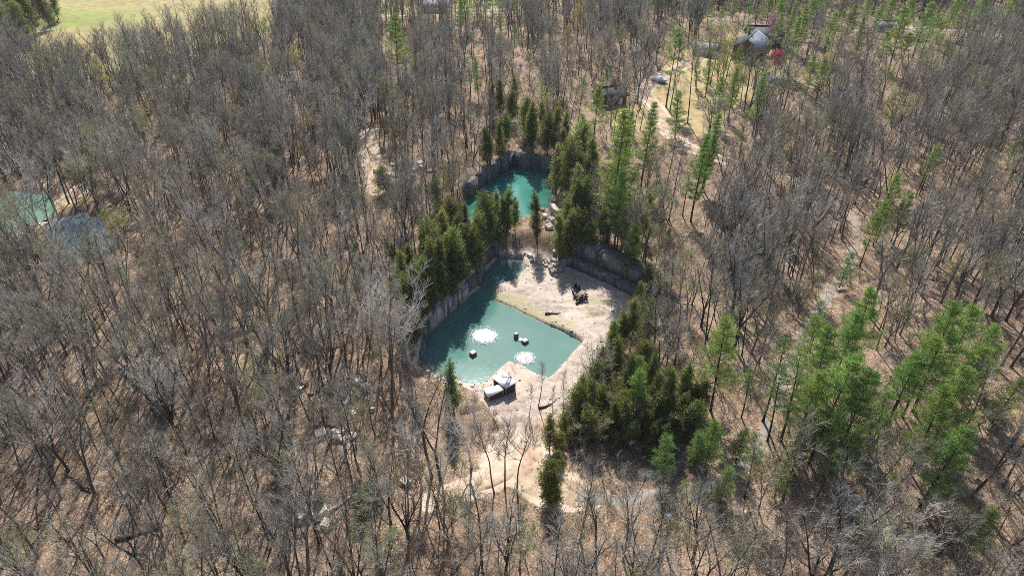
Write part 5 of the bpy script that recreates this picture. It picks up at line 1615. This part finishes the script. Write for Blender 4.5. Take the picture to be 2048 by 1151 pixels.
def house(name, cat, lab, x, y, rz, L, W, hw, rise, wall_m, roof_m, chimney=True, ribs=False, over=0.5):
    z = min(Hs(x + dx, y + dy) for dx in (-W / 2, 0, W / 2) for dy in (-W / 2, 0, W / 2)) - 0.1
    h = empty(name, (x, y, z), rz)
    tag(h, lab, cat)
    mb = MB()
    V = [(-L / 2, -W / 2, -0.6), (L / 2, -W / 2, -0.6), (L / 2, W / 2, -0.6), (-L / 2, W / 2, -0.6), (-L / 2, -W / 2, hw), (L / 2, -W / 2, hw), (L / 2, W / 2, hw), (-L / 2, W / 2, hw), (-L / 2, 0, hw + rise), (L / 2, 0, hw + rise)]
    mb.add(V, [np.array([[0, 1, 5, 4], [2, 3, 7, 6], [0, 3, 2, 1]]), np.array([[1, 2, 6, 9, 5], [3, 0, 4, 8, 7]])])
    mb.build("wall", wall_m, h)
    mb = MB()
    k = rise / (W / 2)
    for s in (-1, 1):
        e = W / 2 + over
        q = [(-L / 2 - over, s * e, hw - k * over + 0.12), (L / 2 + over, s * e, hw - k * over + 0.12), (L / 2 + over, s * 0.001, hw + rise + 0.12), (-L / 2 - over, s * 0.001, hw + rise + 0.12)]
        mb.prism(q if s < 0 else q[::-1], 0, 0.16)
        if ribs:
            for i in range(int(L / 0.6)):
                xx = -L / 2 + 0.3 + i * 0.6
                mb.add([(xx - .03, s * e, hw - k * over + 0.125), (xx + .03, s * e, hw - k * over + 0.125), (xx + .03, 0, hw + rise + 0.125), (xx - .03, 0, hw + rise + 0.125),
                        (xx - .03, s * e, hw - k * over + 0.18), (xx + .03, s * e, hw - k * over + 0.18), (xx + .03, 0, hw + rise + 0.18), (xx - .03, 0, hw + rise + 0.18)],
                       [np.array([[4, 5, 6, 7], [0, 1, 5, 4], [1, 2, 6, 5], [2, 3, 7, 6], [3, 0, 4, 7]])])
    rf = mb.build("roof", roof_m, h)
    mb = MB(); mb.box((0, 0, hw + rise + 0.19), (L + 2 * over, 0.3, 0.08)); mb.build("ridge_cap", roof_m, rf)
    if chimney:
        mb = MB(); mb.box((L * 0.22, W * 0.18, hw + rise * 0.6 + 0.9), (0.8, 0.6, 2.4)); mb.box((L * 0.22, W * 0.18, hw + rise * 0.6 + 2.15), (0.95, 0.75, 0.15)); mb.build("chimney", M['brick'], rf)
    def window(cx, cy, cz, w, hh, face):
        fr, pn = MB(), MB()
        if face in 'fb':
            s = -1 if face == 'f' else 1
            yy = s * (W / 2)
            for dx in (-1, 0, 1): fr.box((cx + dx * w / 2, yy + s * 0.04, cz), (0.08, 0.10, hh + 0.08))
            for dz in (-1, 1): fr.box((cx, yy + s * 0.045, cz + dz * hh / 2), (w + 0.08, 0.09, 0.08))
            pn.box((cx, yy + s * 0.015, cz), (w, 0.025, hh))
        else:
            s = -1 if face == 'l' else 1
            xx = s * (L / 2)
            for dy in (-1, 0, 1): fr.box((xx + s * 0.04, cy + dy * w / 2, cz), (0.10, 0.08, hh + 0.08))
            for dz in (-1, 1): fr.box((xx + s * 0.045, cy, cz + dz * hh / 2), (0.09, w + 0.08, 0.08))
            pn.box((xx + s * 0.015, cy, cz), (0.025, w, hh))
        f = fr.build("window", M['trim'], h)
        pn.build("pane", M['glass'], f)
    nw = max(2, int(L / 3.2))
    for f in 'fb':
        for i in range(nw):
            cx = -L / 2 + (i + 0.5) * L / nw
            if f == 'f' and i == nw // 2:
                mb = MB(); mb.box((cx, -W / 2 - 0.02, 1.0), (0.95, 0.06, 2.0)); d = mb.build("door", M['trim'], h)
                mb = MB(); mb.box((cx + 0.36, -W / 2 - 0.08, 1.0), (0.05, 0.07, 0.12)); mb.build("handle", M['black'], d)
            else:
                window(cx, 0, hw * 0.58, 1.3, 1.1, f)
    for f in 'lr':
        for i in range(2):
            window(0, -W / 4 + i * W / 2, hw * 0.58, 1.1, 1.1, f)
    return h
hx, hy, hz = gat(1492, 118)
h1 = house("wooden_house", "house", "brown timber house with grey-blue metal roof in the clearing at upper right", hx + 2.6, hy + 6.0, math.radians(62), 12.0, 8.5, 3.4, 2.6, M['brown_wall'], M['roof_grey'], True, True, 0.9)
mb = MB()
for k in range(12): mb.box((-3.4 + 0.6 * k, -6.2, 1.05), (0.56, 3.6, 0.07))
dk = mb.build("deck", M['deck'], h1)
for px_, py_ in ((-3.4, -7.8), (3.2, -7.8), (0, -7.8)):
    mb = MB(); mb.box((px_, py_, 0.35), (0.16, 0.16, 1.35)); mb.box((px_, py_, 1.55), (0.1, 0.1, 0.95)); mb.build("post", M['deck'], dk)
mb = MB(); mb.box((-0.1, -7.8, 2.0), (6.8, 0.1, 0.08)); mb.box((-0.1, -7.8, 1.55), (6.8, 0.06, 0.06)); mb.build("railing", M['deck'], dk)
x, y, z = gat(1530, 96)
house("dark_roofed_house", "house", "larger dark roofed house behind the grey-blue metal roof", x + 0.5, y + 5, math.radians(-8), 11.0, 8.0, 3.6, 2.6, M['brown_wall'], M['roof_dark'], True)
x, y, z = gat(1420, 112)
house("garage", "garage", "low garage with pale grey roof left of the timber house", x - 0.5, y + 3, math.radians(-28), 8.0, 6.0, 2.5, 1.3, M['white_wall'], M['roof_lav'], False)
x, y, z = gat(1222, 214)
house("cabin", "cabin", "rust-brown cabin with dark roof left of the dirt drive", x, y + 3.5, math.radians(24), 7.0, 5.6, 2.7, 1.9, M['rust_wall'], M['roof_dark'], True)
x, y, z = gat(868, 25)
house("far_house", "house", "white house with grey roof beyond the woods at the top edge", x, y + 3, math.radians(4), 11.0, 8.0, 3.0, 2.4, M['white_wall'], M['roof_lav'], False)
x, y, z = gat(1772, 64)
house("white_outbuilding", "outbuilding", "small white outbuilding by the lane among pines at upper right", x, y + 2, math.radians(-10), 6.0, 4.5, 2.4, 1.4, M['white_wall'], M['roof_lav'], False)

def car(px, py, rz, lab):
    x, y, z = gat(px, py)
    c = empty("parked_car", (x, y, z + 0.12), rz)
    paint = simple("silver_blue_car_paint", (0.42, 0.48, 0.55), (0.40, 0.46, 0.53), 2.0, 0.25, 0.5)
    mb = MB()
    prof = [(-2.2, 0.35), (-2.25, 0.75), (-1.9, 0.95), (-1.55, 1.0), (-1.0, 1.45), (0.35, 1.5), (1.05, 1.02), (2.0, 0.9), (2.25, 0.65), (2.2, 0.32)]
    n = len(prof)
    V = [(a, s * (0.85 if b < 1.1 else 0.66), b) for s in (-1, 1) for a, b in prof]
    mb.add(V, [np.array([[i, (i + 1) % n, n + (i + 1) % n, n + i] for i in range(n)]), np.array([list(range(n))[::-1], list(range(n, 2 * n))])])
    mb.build("body", paint, c)
    for s in (-1, 1):
        for a in (-1.4, 1.4):
            mb = MB(); mb.tube([(a, 0.72 * s, 0.32), (a, 0.89 * s, 0.32)], [0.33, 0.33], 14); w = mb.build("wheel", M['black'], c)
            mb = MB(); mb.tube([(a, 0.885 * s, 0.32), (a, 0.905 * s, 0.32)], [0.19, 0.19], 10); mb.build("rim", M['trim'], w)
        mb = MB(); mb.add([(-1.25, .80 * s, 1.08), (0.85, .80 * s, 1.08), (0.3, .685 * s, 1.43), (-0.95, .685 * s, 1.40)], [np.array([[0, 1, 2, 3]])]); mb.build("side_window", M['glass'], c)
        mb = MB(); mb.box((2.22, 0.6 * s, 0.68), (0.08, 0.32, 0.14)); mb.build("headlight", M['trim'], c)
    mb = MB(); mb.add([(0.42, -.64, 1.505), (0.42, .64, 1.505), (1.02, .80, 1.06), (1.02, -.80, 1.06)], [np.array([[0, 1, 2, 3]])]); mb.build("windscreen", M['glass'], c)
    tag(c, lab, "car")
car(1318, 164, math.radians(140), "silver-blue car parked on the drive between the cabin and the garage")

# terrace and low stone walls by the house
M['paver'] = simple("grey_stone_paving", (0.46, 0.45, 0.44), (0.26, 0.25, 0.25), 2.4, 0.9, 0.2, bumps=0.5)
x, y, z = gat(1546, 157)
mb = MB(); mb.tube([(0, 0, -0.5), (0, 0, 0.15)], [3.3, 3.2], 24); o = mb.build("stone_patio", M['paver']); o.location = (x, y, z); tag(o, kind="structure")
def low_wall(pts, lab, seed):
    r = np.random.RandomState(seed)
    P = smooth_line([gat(*p)[:2] for p in pts], 0.7)
    mb = MB()
    for i in range(len(P) - 1):
        d = P[i + 1] - P[i]
        c = (P[i] + P[i + 1]) / 2
        mb.box((c[0] - P[0][0], c[1] - P[0][1], Hs(*c) + 0.15 - Hs(*P[0])), (np.linalg.norm(d) * 0.97, r.uniform(.4, .6), 0.9 + r.uniform(-.1, .15)), math.atan2(d[1], d[0]) + r.uniform(-.06, .06))
    o = mb.build("stone_wall", M['stone']); o.location = (P[0][0], P[0][1], Hs(*P[0]))
    tag(o, lab, "stone wall")
low_wall([(1514, 135), (1526, 141), (1538, 149)], "low pale stone garden wall running from the timber house to the round patio", 1)

# ------------------------------------------------------------------ fallen trunks
def log_mesh(seed, L):
    r = np.random.RandomState(seed)
    mb = MB()
    pts = [(-L / 2 + L * t, 0.12 * r.randn() * L / 6, 0.05 * r.randn()) for t in np.linspace(0, 1, 6)]
    mb.tube(pts, list(np.linspace(0.2, 0.07, 6)), 7)
    for k in range(4):
        i = r.randint(2, 6)
        p = Vector(pts[i])
        e = p + Vector((r.uniform(0.5, 1.4), r.uniform(-1, 1), r.uniform(0.0, 0.5)))
        mb.tube([p, e], [0.05, 0.015], 5)
    return mb
LOGM = {}
LOGS = [(1105, 628, 2.6, 0.1, 'bark_dark', "short dark stick of driftwood lying on the moss by the pond edge"),
        (962, 392, 8.0, -0.6, 'bark_pale', "long pale trunk fallen into the left side of the upper pond"),
        (690, 1000, 7.0, 0.7, 'bark_pale', "pale fallen trunk left of the dirt path by the bottom edge"),
        (770, 1040, 6.0, 2.4, 'bark', "grey fallen trunk by the bottom edge below the rubble blocks"),
        (300, 1060, 7.5, 0.4, 'bark_dark', "dark fallen trunk in the lower left woods"),
        (150, 960, 6.5, 2.7, 'bark', "grey fallen trunk near the left edge, lower woods"),
        (420, 900, 7.0, 1.1, 'bark_pale', "pale fallen trunk in the left woods level with the dirt path"),
        (1935, 870, 8.0, 0.5, 'bark_dark', "dark fallen trunk in the open woods at lower right"),
        (1850, 560, 8.0, 2.8, 'bark', "grey fallen trunk in the right woods level with the quarry floor"),
        (1800, 300, 7.0, 0.2, 'bark_dark', "dark fallen trunk in the open patch at right below the houses"),
        (1960, 620, 6.0, 1.9, 'bark_pale', "pale fallen trunk near the right edge level with the quarry floor"),
        (1480, 1030, 6.0, 0.3, 'bark', "grey fallen trunk below the gravel track near the bottom"),
        (640, 700, 7.0, 0.2, 'bark_dark', "dark fallen trunk in the woods left of the lower pond"),
        (1245, 228, 4.5, 0.9, 'bark_pale', "pale fallen trunk on the grass beside the cabin"),
        (1092, 812, 2.4, 0.5, 'bark_dark', "short dark log on the rocks right of the shed")]
for i, (px, py, L, rz, mt, lab) in enumerate(LOGS):
    x, y, z = gat(px, py)
    o = log_mesh(i, L).build("fallen_log", M[mt], smooth=True)
    o.location = (x, y, max(z, -0.2 if i != 1 else ZU + 0.1) + 0.12); o.rotation_euler = (0, 0.03, rz)
    tag(o, lab, "log", "fallen trunks")

# loose stones and chips strewn over the quarry floor, thickest along the shore and below the walls
def chip(name, seed, mat):
    r = np.random.RandomState(seed)
    V = np.array([[x, y, z] for z in (-.5, .5) for x, y in ((-.5, -.5), (.5, -.5), (.5, .5), (-.5, .5))]) * r.uniform(0.6, 1.2, (8, 3))
    F = np.array([[0, 3, 2, 1], [4, 5, 6, 7], [0, 1, 5, 4], [1, 2, 6, 5], [2, 3, 7, 6], [3, 0, 4, 7]])
    return (mesh_np(name, V, [F], mat),)
CH = [chip("chip_a", 1, M['stone']), chip("chip_b", 2, M['stone_grey']), chip("chip_c", 3, M['stone']), chip("chip_d", 4, M['stone_grey'])]
cx_, cy_ = R.uniform(-16, 28, 16000), R.uniform(70, 122, 16000)
dq_, dp_ = sdf(QW, cx_, cy_)[0], sdf(P1W, cx_, cy_)[0]
w_ = 0.035 + 0.5 * np.exp(-np.abs(dp_ - 0.3) / 0.5) + 0.35 * np.exp(-np.abs(dq_ + 0.8) / 0.9)
ok = (dq_ < 1.2) & (dp_ > -0.6) & (R.rand(16000) < w_ * (0.55 + 0.6 * vnoise(cx_, cy_, 3.0, 55)))
cx_, cy_ = cx_[ok][:1500], cy_[ok][:1500]
nn = len(cx_)
scatter("loose_stones", CH, cx_, cy_, np.array([Hs(a, b) for a, b in zip(cx_, cy_)]) + 0.03, R.choice([0, 2, 0, 1], nn), 0.07 + 0.3 * R.rand(nn) ** 4, R.uniform(0, 6.28, nn), 0.4,
        "loose limestone chips strewn over the quarry floor and shore", "stones")

# ------------------------------------------------------------------ names that single out one tree
buckets = {}
for root, cat, desc, px, py in PLACED:
    buckets.setdefault((cat, desc, zone(px, py)), []).append((px, root))
for (cat, desc, zn), lst in buckets.items():
    lst.sort(key=lambda t: t[0])
    noun = "pine" if cat == "pine tree" else "cedar" if cat == "cedar tree" else "tree"
    for i, (px, root) in enumerate(lst):
        if len(lst) == 1:
            root["label"] = "the %s %s %s" % (desc, noun, zn)
        else:
            root["label"] = "%s from left, %s %s %s" % (ordinal(i), desc, noun, zn)
